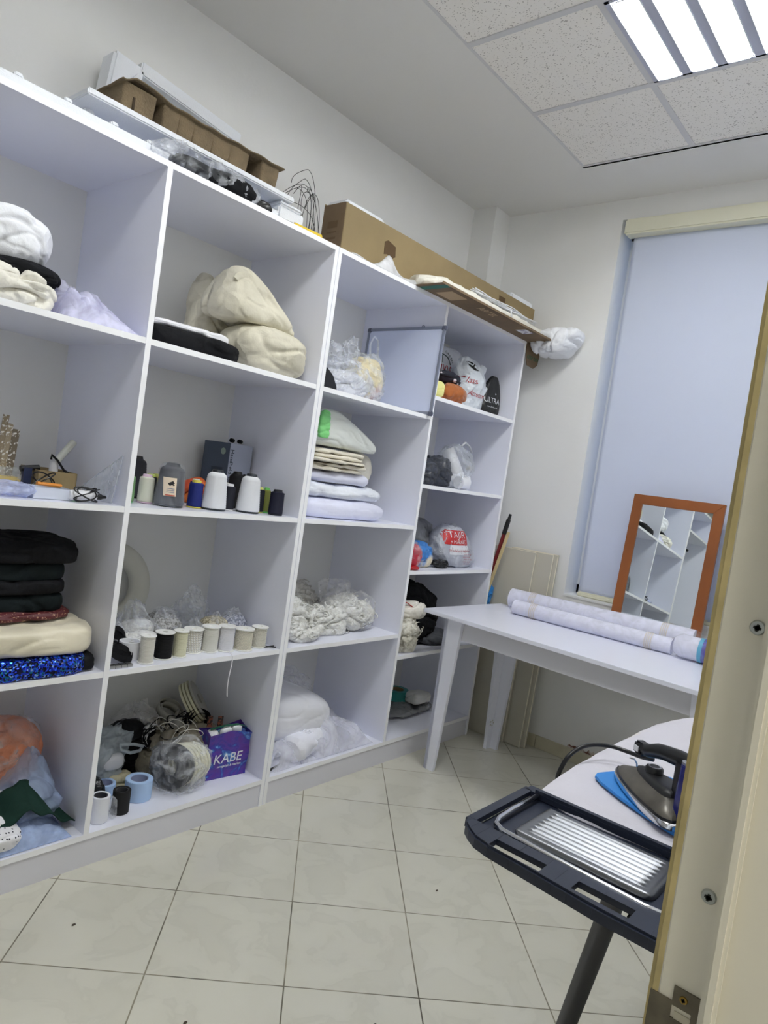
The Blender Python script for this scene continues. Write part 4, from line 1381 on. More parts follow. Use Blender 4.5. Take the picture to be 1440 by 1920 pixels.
#%%PART3
# ================= bay 3
Z = S1 + E2
t = empty('black_case', (2.52, .10, Z), 0, 'black curved case at the left of the whiteboard shelf', 'case')
mb = MB()
mb.prism([(-.06, 0), (.065, 0), (.060, .022), (.035, .060), (-.02, .095), (-.06, .10)], -.05, .05, Matrix.Rotation(math.pi / 2, 4, 'X'))
mb.build('case_body', BLKP, t, bevel=.008, smooth=True)
YB = mat('pale_yellow_stuff', (236, 220, 170), crumple=(9, .9), rough=.7, c2=((200, 160, 160), 8, .5, .65), bump=(18, .8))
t = empty('plastic_bag', (2.70, .17, Z), 0, 'crinkled clear bag with twisted top on the whiteboard shelf', 'bag')
soft('contents', mat('white_lace', (222, 224, 230), rough=.7, bump=(60, 1)), (0, 0, .001), (.26, .16, .11), t, seed=81, crease=.02)
soft('bag_film', FILM, (0, 0, 0), (.30, .20, .17), t, seed=82, amp=.02, crease=.022, cfreq=13, res=32)
soft('twisted_top', FILM, (.035, -.02, .13), (.075, .06, .14), t, seed=83, amp=.01, crease=.02, cfreq=20, n=2.2)
soft('bunched_film', FILM, (-.07, .0, .10), (.12, .10, .12), t, seed=84, amp=.015, crease=.022, cfreq=16)
t = empty('carrier_bag', (2.885, .20, Z), 0, 'translucent carrier bag with pale yellow contents before the whiteboard', 'bag')
soft('contents', YB, (0, 0, .01), (.17, .15, .20), t, seed=85, amp=.02, crease=.015)
soft('bag_film', FILM2, (0, 0, 0), (.20, .18, .24), t, seed=86, amp=.015, crease=.015, res=28)
soft('lower_film', FILM, (-.04, -.01, 0), (.26, .18, .10), t, seed=87, amp=.012, crease=.022, cfreq=18, res=28)
MB().tube([(-.03, -.05, .20), (-.04, -.05, .26), (-.01, -.04, .30), (.03, -.03, .29), (.05, -.02, .24), (.06, -.02, .20)], .006, 6, flat=.4).build('handle', FILM2, t, smooth='all')
wb = empty('whiteboard', (3.139, -.014, Z), 0, 'whiteboard with aluminium frame standing against the divider', 'whiteboard')
wb.rotation_euler = (0, .035, 0)
MB().box(-.006, .0, .0, .46, .01, .405).build('panel', mat('whiteboard_face', (214, 222, 244), rough=.25), wb)
ALU = mat('aluminium_frame', (150, 156, 172), rough=.35, metal=.5)
mb = MB()
mb.box(-.010, .003, -.008, .006, .0, .412).box(-.010, .003, .454, .468, 0, .412).box(-.010, .003, -.008, .468, .0, .014).box(-.010, .003, -.008, .468, .398, .412)
mb.build('frame', ALU, wb, bevel=.002)
for yy, zz in ((.46, .404), (0, .404), (0, .006)):
    MB().box(-.012, .005, yy - .014, yy + .012, zz - .012, zz + .010).build('corner_cap', mat('cap_grey', (96, 100, 118), rough=.4), wb, bevel=.004)
MB().ring(.009, .006, -.003, .003, 20, Matrix.Translation((-.010, .12, .409)) @ Matrix.Rotation(math.pi / 2, 4, 'Y')).build('hanging_ring', ALU, wb, smooth=True)
for k, zz in enumerate((.09, .16, .24)):
    pass
# --- stack of whites
Z = S2 + E2
OFFW = mat('offwhite_lining', (222, 216, 200), crumple=(10,.5), rough=.8, bump=(25, .3))
VIN = mat('white_vinyl', (214, 218, 212), crumple=(4, .3), rough=.32, bump=(5, .2))
LIL = mat('cool_white_cloth', (220, 222, 240), crumple=(6, .3), rough=.75, bump=(12, .3), sheen=.2)
WH2 = mat('bright_white_cloth', (226, 230, 238), crumple=(10, .7), rough=.6, bump=(14, .5))
slab_stack('folded_fabric', (2.77, .20, Z), .58, .32, (.082,), LIL, 'thick folded cool white cloth at the bottom of the white stack', 'cloth', seed=91, n=3.0, amp=.006, crease=.004, res=30)
slab_stack('fabric_roll', (2.765, .19, Z + .085), .55, .26, (.060,), WH2, 'crinkled white fabric roll, second from below in the white stack', 'cloth', seed=92, n=2.6, amp=.01, crease=.012, res=30)
slab_stack('fabric_roll', (2.72, .20, Z + .149), .46, .22, (.048,), LIL, 'smooth lilac-white fabric roll under the off-white folded cloths', 'cloth', seed=93, n=2.5, amp=.008, res=26)
slab_stack('folded_fabric', (2.72, .19, Z + .198), .33, .24, (.018, .016, .018, .018, .020), OFFW, 'off-white lining folded in thin layers, middle of the white stack', 'cloth', seed=94, n=3.2, amp=.006, jitter=.018, crease=.008)
o = put('fabric_roll', mat('cream_fleece', (216, 212, 200), crumple=(8,.4), rough=.9, bump=(80, .3)), (2.98, .27, Z + .150), (.17, .17, .16), 'rolled cream fleece seen end-on at the right of the white stack', 'cloth', seed=95, n=2.3, amp=.006, crease=.004)
def vfn(q, h):
    t = max(0, (q.x + .10) / .32)
    return (q.x, q.y * (1 - .25 * t), q.z * (1 - .80 * min(1, t) ** 1.1))
vb = empty('vinyl_fabric', (2.755, .22, Z + .298), 0, 'big folded white vinyl sheet with green edge on top of the white stack', 'cloth')
soft('folded_sheet', VIN, (0, 0, 0), (.44, .28, .165), vb, seed=97, amp=.006, crease=.006, n=5.5, shape=vfn, res=34, freq=5)
soft('green_edge', mat('green_edge', (130, 214, 130), rough=.5), (-.175, -.125, .03), (.06, .03, .12), vb, seed=98, amp=.004, crease=.004, n=3)
# --- lace
Z = S3 + E2
LACE = mat('white_lace_pile', (242, 242, 238), rough=.6, bump=(75, 1.0), wrinkle=.6, c2=((214, 212, 204), 55, .5, .72))
LACEG = mat('grey_lace_pile', (214, 212, 206), rough=.8, bump=(70, 1.0), c2=((176, 172, 164), 45, .45, .7))
def scrunch(name, loc, size, m, label, cat, seed, group=None, n=90, r=.0035):
    """pile of lace trim: a soft core with many short curled loops"""
    q = random.Random(seed)
    v, f = lump_data(size, seed=seed, amp=.02, freq=14, crease=.02, cfreq=20, n=2.5, res=24)
    mb = MB().add(v, f)
    for k in range(n):
        p = v[q.randrange(len(v))]
        if p.z < .01:
            continue
        a = q.uniform(0, 6.28)
        R_ = q.uniform(.008, .02)
        tx = q.uniform(-1, 1); ty = q.uniform(-1, 1)
        pts = [(p.x + R_ * math.cos(a + i * .7), p.y + R_ * math.sin(a + i * .7) * ty, max(.003, p.z + R_ * math.sin(a + i * .7) * tx + .004)) for i in range(7)]
        mb.tube(pts, r, 4, flat=.35)
    o = mb.build(name, m, loc=loc, smooth='all')
    return tag(o, label, cat, group, 'stuff')
scrunch('lace_pile', (2.625, .10, Z), (.20, .14, .065), LACE, 'loose white lace lying at the front left of the lace shelf', 'lace', 101)
scrunch('lace_pile', (2.63, .20, Z), (.20, .16, .155), LACE, 'mound of shiny white lace in the middle left of the lace shelf', 'lace', 102)
scrunch('lace_pile', (2.80, .15, Z), (.20, .15, .11), LACE, 'white lace rosettes left of the big clear bag', 'lace', 103)
scrunch('lace_pile', (2.72, .36, Z), (.40, .18, .20), LACEG, 'greyish lace heaped at the back of the lace shelf', 'lace', 104, n=130)
put('cream_trim_hank', mat('cream_hank', (214, 208, 176), rough=.8, bump=(90, .8)), (2.56, .40, Z + .09), (.12, .12, .12), 'cream hank of trim at the back left of the lace shelf', 'trim', seed=7, crease=.012)
t = empty('bag_of_lace', (2.985, .20, Z), 0, 'large round clear bag of white lace at the right of the lace shelf', 'bag')
scr = scrunch('contents', (0, 0, .002), (.25, .21, .15), LACE, None, None, 105, n=100)
scr.parent = t
soft('plastic_bag', film('thin_film', (235, 235, 238), .05, .35), (0, 0, 0), (.29, .25, .185), t, seed=106, amp=.015, crease=.016, res=30)
soft('film_peak', film('thin_film', (235, 235, 238), .05, .35), (-.07, .03, .13), (.16, .12, .10), t, seed=107, amp=.02, crease=.02)
# --- bottom of bay 3
Z = ZB + E2
SATW = mat('white_satin_roll', (232, 233, 240), rough=.3, bump=(3, .15), sheen=.2)
def cyl_roll(name, loc, L_, r, m, label, rz, seed=1, sq=1.0, cat='roll', parent=None, amp=.004):
    mb = MB()
    rings = []
    n = 28
    for i in range(17):
        u = i / 16
        e = 1 - .9 * max(0, abs(u - .5) * 2 - .93) / .07 * .35
        ring = []
        for k in range(n):
            a = 2 * math.pi * k / n
            d = amp * noise.fractal(Vector((u * 5, math.cos(a) * 2 + seed, math.sin(a) * 2)), 1, 2, 3)
            ring.append(((u - .5) * L_, (r * e + d) * math.cos(a), r * sq + (r * sq * e + d) * math.sin(a)))
        rings.append(ring)
    mb.loft(rings)
    o = mb.build(name, m, parent, loc=loc, rot=(0, 0, rz), smooth=True)
    return tag(o, label, cat) if label else o
put('satin_fabric', SATW, (2.73, .23, Z + .055), (.38, .28, .235), 'big smooth fold of white satin at the left of the bottom white tulle shelf', 'cloth', seed=111, amp=.006, crease=.004, n=3.6, res=34, freq=4, shape=lambda q, h: (q.x, q.y, q.z * (1 - .35 * max(0, (q.x + .05) / .24) ** 1.5)))
put('white_fabric', mat('grey_white_cloth', (206, 208, 218), crumple=(8,.7), rough=.7, bump=(12, .4)), (2.66, .24, Z), (.34, .30, .09), 'crushed white cloth underneath the satin fold', 'cloth', seed=112, crease=.015)
cyl_roll('tulle_roll', (2.73, .10, Z), .26, .062, mat('tulle_roll_white', (236, 237, 246), rough=.85, bump=(40, .3)), 'white tulle roll lying in front of the satin fold', .35, 3, .9, amp=.006)
gauze('tulle_fabric', (2.93, .22, Z), .36, .40, .25, film('sheer_tulle', (240, 241, 250), .12, .5, scale=4, rough=1.0, bump=.15), 'sheer white tulle spilling down towards the right divider', 'tulle', seed=14, layers=4, env=lambda u, v: 1 - .55 * u)
gauze('tulle_fabric', (2.70, .13, Z), .40, .22, .13, film('sheer_tulle', (240, 241, 250), .12, .5), 'sheer white tulle wrapped loosely around the tulle roll', 'tulle', seed=15, layers=2)
put('tulle_fabric', film('sheer_tulle', (240, 241, 250), .12, .5), (2.84, .38, Z + .0), (.26, .16, .30), 'bunched sheer tulle standing at the back of the bottom shelf', 'tulle', seed=16, amp=.03, crease=.03)
tag(MB().tube([(-.05, -.0, .008), (0, 0.005, .014), (.04, .015, .018), (.05, .02, .014), (0, .01, .006), (-.045, .0, .003)], .004, 6, flat=.4, closed=True).build('zip_strip', BLKP, loc=(2.535, .04, Z), smooth=True), 'black strip loop at the front left of the white tulle shelf', 'strip')

# ================= bay 4
ZW = W1 + E2
t = empty('carrier_bag', (3.66, .38, ZW), 0, 'white printed carrier bag with red letters in a dark green ring, behind the others', 'bag')
bb = soft('bag_film', mat('white_bag_film', (214, 216, 220), crumple=(6, .5), rough=.35, bump=(12, .5)), (0, 0, 0), (.40, .20, .375), t, seed=121, amp=.010, crease=.008, n=3.0, res=34, freq=5)
GRP = mat('print_dark_green', (24, 52, 46), rough=.5)
RDP = mat('print_red', (168, 34, 50), rough=.5)
def ringpatch(cx, cz, r0, r1, m, name, a0=0, a1=360, n=40, off=.001):
    mb = MB()
    v = []
    for i in range(n + 1):
        a = math.radians(a0 + (a1 - a0) * i / n)
        for r in (r0, r1):
            v.append((cx + r * math.cos(a), -.5, cz + r * math.sin(a)))
    mb.add(v, [(2 * i, 2 * i + 2, 2 * i + 3, 2 * i + 1) for i in range(n)])
    o = mb.build(name, m, t)
    wrap(o.data, bb, (0, 1, 0), off)
    return o
cx, cz = -.085, .215
ringpatch(cx, cz, .070, .076, GRP, 'print_ring')
for k in (-.035, 0, .035):
    mb = MB()
    pts = [(cx + k + k * .9 * math.cos(a), -.5, cz + .068 * math.sin(a)) for a in [math.radians(-90 + 9 * i) for i in range(21)]]
    v = []
    for p in pts:
        v += [(p[0] - .002, p[1], p[2]), (p[0] + .002, p[1], p[2])]
    mb.add(v, [(2 * i, 2 * i + 2, 2 * i + 3, 2 * i + 1) for i in range(20)])
    o = mb.build('print_meridian', GRP, t)
    wrap(o.data, bb, (0, 1, 0), .001)
patch('print_band', WT, t, bb, cx, cz - .002, .19, .055, cy=-.5, off=.0014, nx=24)
text('lettering', 'OLIVIA', .052, RDP, t, (cx, -.5, cz - .002), target=bb, off=.0022, sx=1.05)
s_ = 'KEEP WE GREEN'
for i, ch in enumerate(s_):
    if ch == ' ':
        continue
    a = math.radians(150 - 120 * i / (len(s_) - 1))
    r = .094
    text('lettering', ch, .024, GRP, t, (cx + r * math.cos(a), -.5, cz + r * math.sin(a)), rot=(math.pi / 2, math.pi / 2 - a, 0), target=bb, off=.0015)
t = empty('carrier_bag', (3.665, .17, ZW), 0, 'white carrier bag with a dark handle hole, top of the last bay', 'bag')
WB = mat('white_thin_bag', (222, 228, 234), crumple=(9, .9), rough=.3, bump=(14, .9), wrinkle=.8)
def hshape(q, h):
    u = max(0, q.z / h - .55) / .45
    return (q.x * (1 - .10 * u) - .06 * u + .02, q.y * (1 - .35 * u), q.z)
b2 = soft('bag_film', WB, (0, 0, 0), (.22, .15, .30), t, seed=126, amp=.010, crease=.014, n=2.8, res=34, shape=hshape)
mb = MB()
for i in range(24):
    a = 2 * math.pi * i / 24
    mb.v.append((-.045 + .036 * math.cos(a) * (1 + .2 * math.cos(2 * a + 1)), -.4, .232 + .019 * math.sin(a) - .25 * .036 * math.cos(a)))
mb.v.append((-.045, -.4, .232))
mb.f = [(24, i, (i + 1) % 24) for i in range(24)]
mb.m = [0] * 24
o = mb.build('handle_hole', mat('hole_dark', (16, 16, 18), rough=.6), t)
wrap(o.data, b2, (0, 1, 0), .0012)
soft('bag_ear', WB, (.085, -.02, .215), (.06, .04, .055), t, seed=7, amp=.004, crease=.006, res=12, n=2.4)
text('lettering', 'Class', .045, RDP, t, (-.07, -.4, .155), shear=.4, target=b2)
text('lettering', 'Accessories', .04, RDP, t, (.02, -.4, .09), shear=.4, target=b2)
t = empty('shopping_bag', (3.822, .12, ZW), -.1, 'black bag with white capital letters at the right end of the top opening', 'bag')
def us(q, h):
    u = q.z / h
    return (q.x * (1 - .62 * u * u) + .015 * u, q.y * (1 - .5 * u), q.z)
b3 = soft('bag_body', mat('black_bag', (24, 25, 26), rough=.45, c2=((52, 56, 34), 6, .62, .72)), (0, 0, 0), (.165, .07, .235), t, seed=127, amp=.004, crease=.004, n=3.6, res=28, shape=us)
text('lettering', 'ULTRA', .042, WT, t, (-.005, -.3, .085), target=b3)
text('lettering', 'www.ultrabag.com', .012, WT, t, (.0, -.3, .052), target=b3)
patch('heart_mark', WT, t, b3, .02, .125, .008, .008, cy=-.3, nx=3, nz=3, rot=.78)
put('yellow_fabric', mat('pale_yellow', (232, 228, 150), rough=.8, bump=(20, .5)), (3.235, .06, ZW), (.085, .08, .085), 'pale yellow cloth ball at the left front of the top opening', 'cloth', seed=5, crease=.008)
put('brown_fabric', mat('rust_cloth', (176, 98, 40), crumple=(10, .7), rough=.75, bump=(20, .4), sheen=.3), (3.395, .10, ZW), (.21, .15, .095), 'rust orange cloth bundle in front of the white carrier bag', 'cloth', seed=6, crease=.014, n=2.6)
put('patterned_fabric', mat('navy_floral', (20, 22, 38), rough=.6, c2=((215, 205, 210), 38, .60, .64)), (3.385, .14, ZW + .095), (.24, .15, .06), 'navy cloth with white spots on the rust orange bundle', 'cloth', seed=7, crease=.01)
put('grey_stuffing', mat('dull_green_cloth', (120, 124, 100), rough=.8), (3.29, .24, ZW), (.16, .14, .16), 'dull grey-green bundle behind the yellow cloth ball', 'cloth', seed=8)
ZW = W2 + E2
t = put('black_bag', BLKBAG, (3.40, .26, ZW), (.20, .17, .225), 'shiny black bag at the back left of the second opening', 'bag', seed=131, crease=.016, shape=neck(.6, .5, .01))
for nm, lc, sz, lbl, sd in (('front', (3.285, .09, 0), (.15, .13, .135), 'smoky clear bag at the front left of the second opening', 132), ('mid', (3.46, .14, 0), (.18, .13, .165), 'smoky clear bag of dark cloth in the middle of the second opening', 133)):
    t = empty('plastic_bag', (lc[0], lc[1], ZW), 0, lbl, 'bag')
    soft('contents', mat('slate_cloth', (58, 62, 74), crumple=(11, 1.0), rough=.7, bump=(25, .6)), (0, 0, .001), (sz[0] * .9, sz[1] * .9, sz[2] * .85), t, seed=sd + 20)
    soft('bag_film', FILMD, (0, 0, 0), sz, t, seed=sd, amp=.012, crease=.018, cfreq=14)
t = empty('carrier_bag', (3.64, .15, ZW), 0, 'clear carrier bag holding white rolls in the second opening', 'bag')
MB().tube([(.01, -.03, .045), (-.02, .05, .20)], .036, 18).build('white_roll', WHP, t, smooth=True)
MB().tube([(.03, -.06, .04), (-.04, -.06, .035)], .034, 18).build('white_roll', WHP, t, smooth=True)
soft('white_cloth', WHC, (.03, -.02, 0), (.14, .10, .10), t, seed=135, crease=.015)
soft('bag_film', FILM2, (-.01, 0, 0), (.22, .17, .245), t, seed=134, amp=.012, crease=.012, n=2.5)
MB().tube([(-.03, -.04, .225), (.0, -.04, .25), (.06, -.03, .235), (.105, -.02, .205)], .007, 6, flat=.5).build('handle', mat('white_bag_film', (214, 216, 220)), t, smooth='all')
for zz in (.03, .11):
    soft('gold_knot', mat('dull_gold', (150, 132, 80), rough=.6), (.10, -.02, zz), (.02, .02, .025), t, seed=2, amp=.002, crease=.002, res=8)
ZW = W3 + E2
t = empty('carrier_bag', (3.708, .145, ZW), 0, 'grey translucent carrier bag with a red and white print in the third opening', 'bag')
TJ = mat('silver_grey_bag', (168, 172, 184), crumple=(9, .9), rough=.3, bump=(16, 1.0), wrinkle=1.0, c2=((200, 204, 212), 9, .4, .65))
def tjs(q, h):
    u = max(0, q.z / h)
    return (q.x * (1 - .45 * u) - .05 * u, q.y * (1 - .45 * u), q.z)
b4 = soft('bag_film', TJ, (0, 0, 0), (.37, .22, .235), t, seed=141, amp=.010, crease=.010, n=3.0, res=34, shape=tjs, freq=6)
RED = mat('signal_red', (196, 42, 44), rough=.4)
patch('red_print', RED, t, b4, -.062, .158, .185, .075, cy=-.4, off=.0012, rot=-.02, nx=26, nz=12)
patch('white_print', mat('print_white', (225, 228, 232)), t, b4, -.045, .095, .16, .05, cy=-.4, off=.001, nx=20)
text('lettering', 'TAJIR', .046, WT, t, (-.062, -.4, .172), target=b4, off=.0024, sx=1.35)
text('lettering', '+ MARKET', .026, WT, t, (-.057, -.4, .136), target=b4, off=.0024, sx=1.15)
text('lettering', 'Söwdaňyz üçin sagboluň', .018, RDP, t, (-.04, -.4, .092), target=b4, off=.002)
for k in range(5):
    text('lettering', 'market  tel  salgy', .010, RDP, t, (.03 - .01 * (k % 2), -.4, .072 - .0125 * k), target=b4, off=.002)
t = empty('plastic_bag', (3.47, .26, ZW), 0, 'dull grey plastic bag behind the red and blue bags, third opening', 'bag')
soft('bag_film', mat('grey_bag_film', (128, 130, 134), crumple=(7, .8), rough=.4, bump=(12, .8)), (0, 0, 0), (.26, .18, .24), t, seed=142, amp=.014, crease=.012, shape=neck(.55, .55, .01, (.0, 0)))
put('grey_film', mat('grey_bag_film', (128, 130, 134)), (3.62, .33, ZW), (.22, .14, .235), 'grey bag film rising behind the red-printed carrier bag', 'bag', seed=143, amp=.02, crease=.01)
t = empty('plastic_bag', (3.255, .09, ZW), 0, 'clear bag of red cloth at the left front of the third opening', 'bag')
soft('contents', mat('crimson_cloth', (196, 50, 70), crumple=(12, .9), rough=.6, bump=(22, .6), c2=((222, 170, 176), 14, .5, .62)), (0, 0, .001), (.13, .12, .125), t, seed=144)
soft('bag_film', film('thin_film', (235, 235, 238), .05, .35), (0, 0, 0), (.15, .14, .14), t, seed=145, amp=.01, crease=.012)
put('blue_packet', mat('blue_packet', (60, 130, 205), crumple=(12, .9), rough=.35, c2=((225, 215, 190), 10, .48, .6), bump=(16, .7)), (3.395, .12, ZW), (.15, .12, .135), 'blue and white packet between the red cloth bag and the grey bag', 'packet', seed=146, crease=.012)
put('black_pouch', BLKBAG, (3.52, .08, ZW), (.10, .07, .04), 'small black pouch in front of the printed grey bag', 'pouch', seed=147)
put('red_pouch', mat('deep_red', (176, 22, 30), rough=.4), (3.235, .025, ZW), (.07, .04, .022), 'small deep red pouch at the shelf edge of the third opening', 'pouch', seed=148, crease=.003, amp=.003)
ZW = W4 + E2
put('black_garment', BLKC, (3.50, .25, ZW), (.38, .32, .30), 'heap of black garments in the fourth opening behind the table corner', 'clothes', seed=151, amp=.03, crease=.03, res=32)
put('black_garment', BLKC, (3.33, .36, ZW + .16), (.24, .22, .22), 'black garment bunched against the left divider, fourth opening', 'clothes', seed=152, amp=.02, crease=.02)
put('grey_garment', mat('charcoal_cloth', (70, 72, 78), crumple=(9,.8), rough=.8), (3.62, .12, ZW), (.26, .15, .06), 'charcoal cloth edge hanging out under the black garments', 'clothes', seed=153, crease=.012)
scrunch('bag_of_lace', (3.284, .075, ZW - .0), (.155, .17, .195), mat('ivory_lace_pile', (240, 237, 226), rough=.75, bump=(75, 1.0), c2=((206, 200, 184), 45, .5, .72)), 'bundle of ivory crochet lace at the front of the fourth opening', 'lace', 154, n=120)
put('white_cloth', mat('ivory_cloth', (226, 222, 212), crumple=(10, .8), rough=.8, bump=(30, .4)), (3.30, .08, ZW + .165), (.22, .15, .085), 'ivory cloth with red edging on top of the crochet lace', 'cloth', seed=155, crease=.012)
tag(MB().tube([(-.08, 0, .03), (-.03, -.02, .012), (.01, -.03, -.01), (.04, -.035, -.018)], .006, 5, flat=.4).build('red_ribbon', mat('deep_red', (176, 22, 30)), loc=(3.27, .055, ZW + .235), smooth='all'), 'short red ribbon lying over the ivory cloth', 'ribbon')
put('white_cloth', WHC, (3.70, .10, ZW), (.14, .14, .03), 'flat white cloth on the fourth shelf behind the table leg', 'cloth', seed=156)
ZW = ZB + E2
t = empty('adhesive_tape', (3.62, .30, ZW + .045), 0, 'wide teal tape roll on its bag at the bottom of the last bay', 'tape')
MB().ring(.062, .038, 0, .055, 40).build('tape_body', mat('teal_tape', (40, 132, 128), rough=.4, c2=((40, 132, 128), 3, .5, .6)), t, smooth=True)
MB().ring(.0625, .058, .001, .054, 10, Matrix.Rotation(0, 4, 'Z')).build('tape_label', mat('teal_tape', (40, 132, 128)), t)
MB().ring(.0382, .036, .001, .054, 30).build('core', CARD, t, smooth=True)
put('grey_bag', mat('grey_flat_bag', (140, 142, 144), crumple=(10,.8), rough=.45, bump=(14, .8), c2=((60, 60, 66), 6, .60, .66)), (3.60, .28, ZW), (.42, .30, .048), 'flat grey plastic bag under the teal tape roll', 'bag', seed=162, crease=.01)
put('white_paper', mat('paper_white', (216, 216, 212), rough=.7), (3.68, .20, ZW + .050), (.14, .10, .06), 'white paper sheet bent beside the teal tape roll', 'paper', seed=163, n=4, crease=.006)

# ================= on top of the shelving
ZT2 = ZT + E2
def styro_strip(x0, x1, y0, y1, h, notches, label, z=ZT2):
    t = MB()
    t.box(x0, x1, y0, y1, 0, h)
    for nx in notches:
        t.box(nx - .011, nx + .011, y0 + .005, y0 + .03, h, h + .012)
    o = t.build('styrofoam_strip', STYRO, loc=(0, 0, z), bevel=.003)
    return tag(o, label, 'styrofoam')
styro_strip(.98, 1.95, .052, .10, .042, (1.10, 1.28, 1.41, 1.545, 1.66, 1.78), 'low notched styrofoam strip along the shelf top, left part')
sl = empty('styrofoam_tray', (1.875, .20, ZT2 + .0), 0, 'long white styrofoam tray lying on the shelf top under the pulp insert', 'styrofoam')
mb = MB()
mb.box(-.405, .385, -.115, .13, .105, .125)
mb.box(-.405, .385, .09, .13, .0, .105)
mb.box(-.37, -.34, -.03, .09, 0.0, .105)
mb.build('tray_body', STYRO, sl, bevel=.004)
mb = MB()
mb.box(.33, .455, -.10, .10, .0, .085).box(.33, .44, -.105, .08, .085, .10)
mb.build('end_block', STYRO, sl, bevel=.006)
MB().box(.23, .33, -.10, -.095, .0, .06).box(.16, .33, -.095, -.03, .0, .02).build('end_lip', STYRO, sl, bevel=.003)
# moulded pulp insert
pu = empty('pulp_insert', (1.935, .235, ZT2 + .1265), .0, 'brown moulded pulp packing insert upside down on the styrofoam tray', 'packing insert')
mb = MB()
def cell(x0, x1, y0, y1, h0, h1, taper=.007):
    n = 8
    rings = []
    for i in range(5):
        u = i / 4
        k = taper * (1 - u)
        z = h0 + (h1 - h0) * u
        pts = rrect(x0 + (.010 - k) * 0 + taper - k * 0 - taper * u * 1.0, x1 - taper + taper * u, y0 + taper - taper * u, y1 - taper + taper * u, .007, 3)
        rings.append([(a, b, z) for a, b in pts])
    mb.loft(rings)
xs_ = [(-.335, -.222, 0), (-.196, -.135, 0), (-.142, -.076, .032), (-.084, -.003, 0), (-.010, .074, .034), (.066, .150, 0), (.206, .288, 0)]
for a, b, z0 in xs_:
    cell(a, b, -.085, .075, z0, .098)
def pfn(u, v):
    x = -.345 + u * .645
    y = -.10 + v * .19
    return (x, y, .098 + .018 * math.exp(-((u - .10) / .10) ** 2) - .012 * math.exp(-((u - .02) / .03) ** 2) + .002 * math.sin(u * 40) + .0015 * math.sin(v * 11 + u * 9))
mb.grid(60, 10, pfn)
def pfn2(u, v):
    p = pfn(u, v)
    return (p[0], p[1], p[2] - .006)
mb.build('pulp_body', PULP, pu, smooth=True, solid=.004)
mb = MB()
mb.box(-.30, -.293, -.0868, -.083, .028, .065)
mb.build('slot', mat('slot_dark', (60, 48, 34), rough=.9), pu)
# tilted styrofoam pieces behind
ts = empty('styrofoam_corner', (1.90, .40, ZT2 + .27), 0, 'tilted white styrofoam frame piece standing behind the pulp insert', 'styrofoam')
ts.rotation_euler = (0, math.radians(6), 0)
MB().box(-.15, .28, -.03, .04, .10, .145).box(-.15, .28, .02, .05, -.14, .11).build('frame_bar', STYRO, ts, bevel=.004)
MB().box(-.25, -.14, -.04, .05, -.22, .12).build('end_block', STYRO, ts, bevel=.01)
MB().add([(-.20, -.06, .02), (-.12, -.06, .03), (-.17, -.06, .08), (-.20, .0, .02), (-.12, .0, .03), (-.17, .0, .08)], [(0, 1, 2), (3, 5, 4), (0, 3, 4, 1), (1, 4, 5, 2), (2, 5, 3, 0)]).build('broken_piece', STYRO, ts)
tag(MB().box(-.26, .26, -.06, .05, 0, .135).build('styrofoam_block', STYRO, loc=(1.86, .425, ZT2), bevel=.004), 'styrofoam block standing against the wall behind the tray', 'styrofoam')
# black bag under the tray
t = empty('black_bag', (1.865, .030, ZT2), 0, 'black stuff in a clear film bag on the shelf edge under the styrofoam tray', 'bag')
soft('contents', BLKC, (.03, .02, .001), (.34, .08, .062), t, seed=171, amp=.012, crease=.01, res=22)
soft('bag_film', FILM, (0, .02, 0), (.42, .10, .082), t, seed=172, amp=.01, crease=.016, cfreq=16, res=30)
t = empty('knife', (2.165, .035, ZT2 + .004), -.05, 'black flat tool sticking out of the film bag on the shelf top', 'tool')
MB().box(-.06, .07, -.008, .008, 0, .008).build('blade', BLKP, t, bevel=.002)
soft('handle', BLKP, (-.08, 0, 0), (.07, .035, .035), t, seed=3, amp=.003, crease=.003, res=12)
tag(MB().prism([(-.06, -.01), (.07, -.018), (.09, .0), (.02, .03), (-.05, .02)], 0, .012).build('yellow_paper', mat('yellow_card', (222, 190, 40), rough=.6, c2=((110, 96, 40), 12, .5, .6)), loc=(2.275, .025, ZT2)), 'crumpled yellow paper scrap at the end of the styrofoam tray', 'paper')
# black wires
q = random.Random(21)
mb = MB()
for k in range(9):
    b0 = Vector((.0 + q.uniform(-.02, .02), q.uniform(-.01, .01), .004))
    H = q.uniform(.16, .26)
    dx = q.uniform(-.16, .02)
    pts = []
    for i in range(16):
        u = i / 15
        pts.append(b0 + Vector((dx * u ** 2 * 1.2 + .035 * math.sin(u * 3 + k), .02 * math.sin(u * 4 + k * 2), H * math.sin(u * math.pi * (.55 + .3 * q.random() * 0 + .035 * k)))))
    mb.tube(pts, .0012, 5)
for k in range(2):
    pts = []
    for i in range(26):
        a = i / 25 * 3.5 - .25
        pts.append((-.045 + .075 * math.cos(a) * (1 + .06 * k), .0 + .01 * k, .02 + (.30 - .035 * k) * max(0, math.sin(a)) ** .8 if a < 1.6 else .02 + .30 - .035 * k - (a - 1.6) * .05 * (1 + k * .5)))
    mb.tube(pts, .0012, 5)
tag(mb.build('wire_bundle', mat('black_wire', (20, 20, 22), rough=.4), loc=(2.462, .22, ZT2), smooth='all'), 'springy bundle of thin black wires between styrofoam tray and long carton', 'wire')
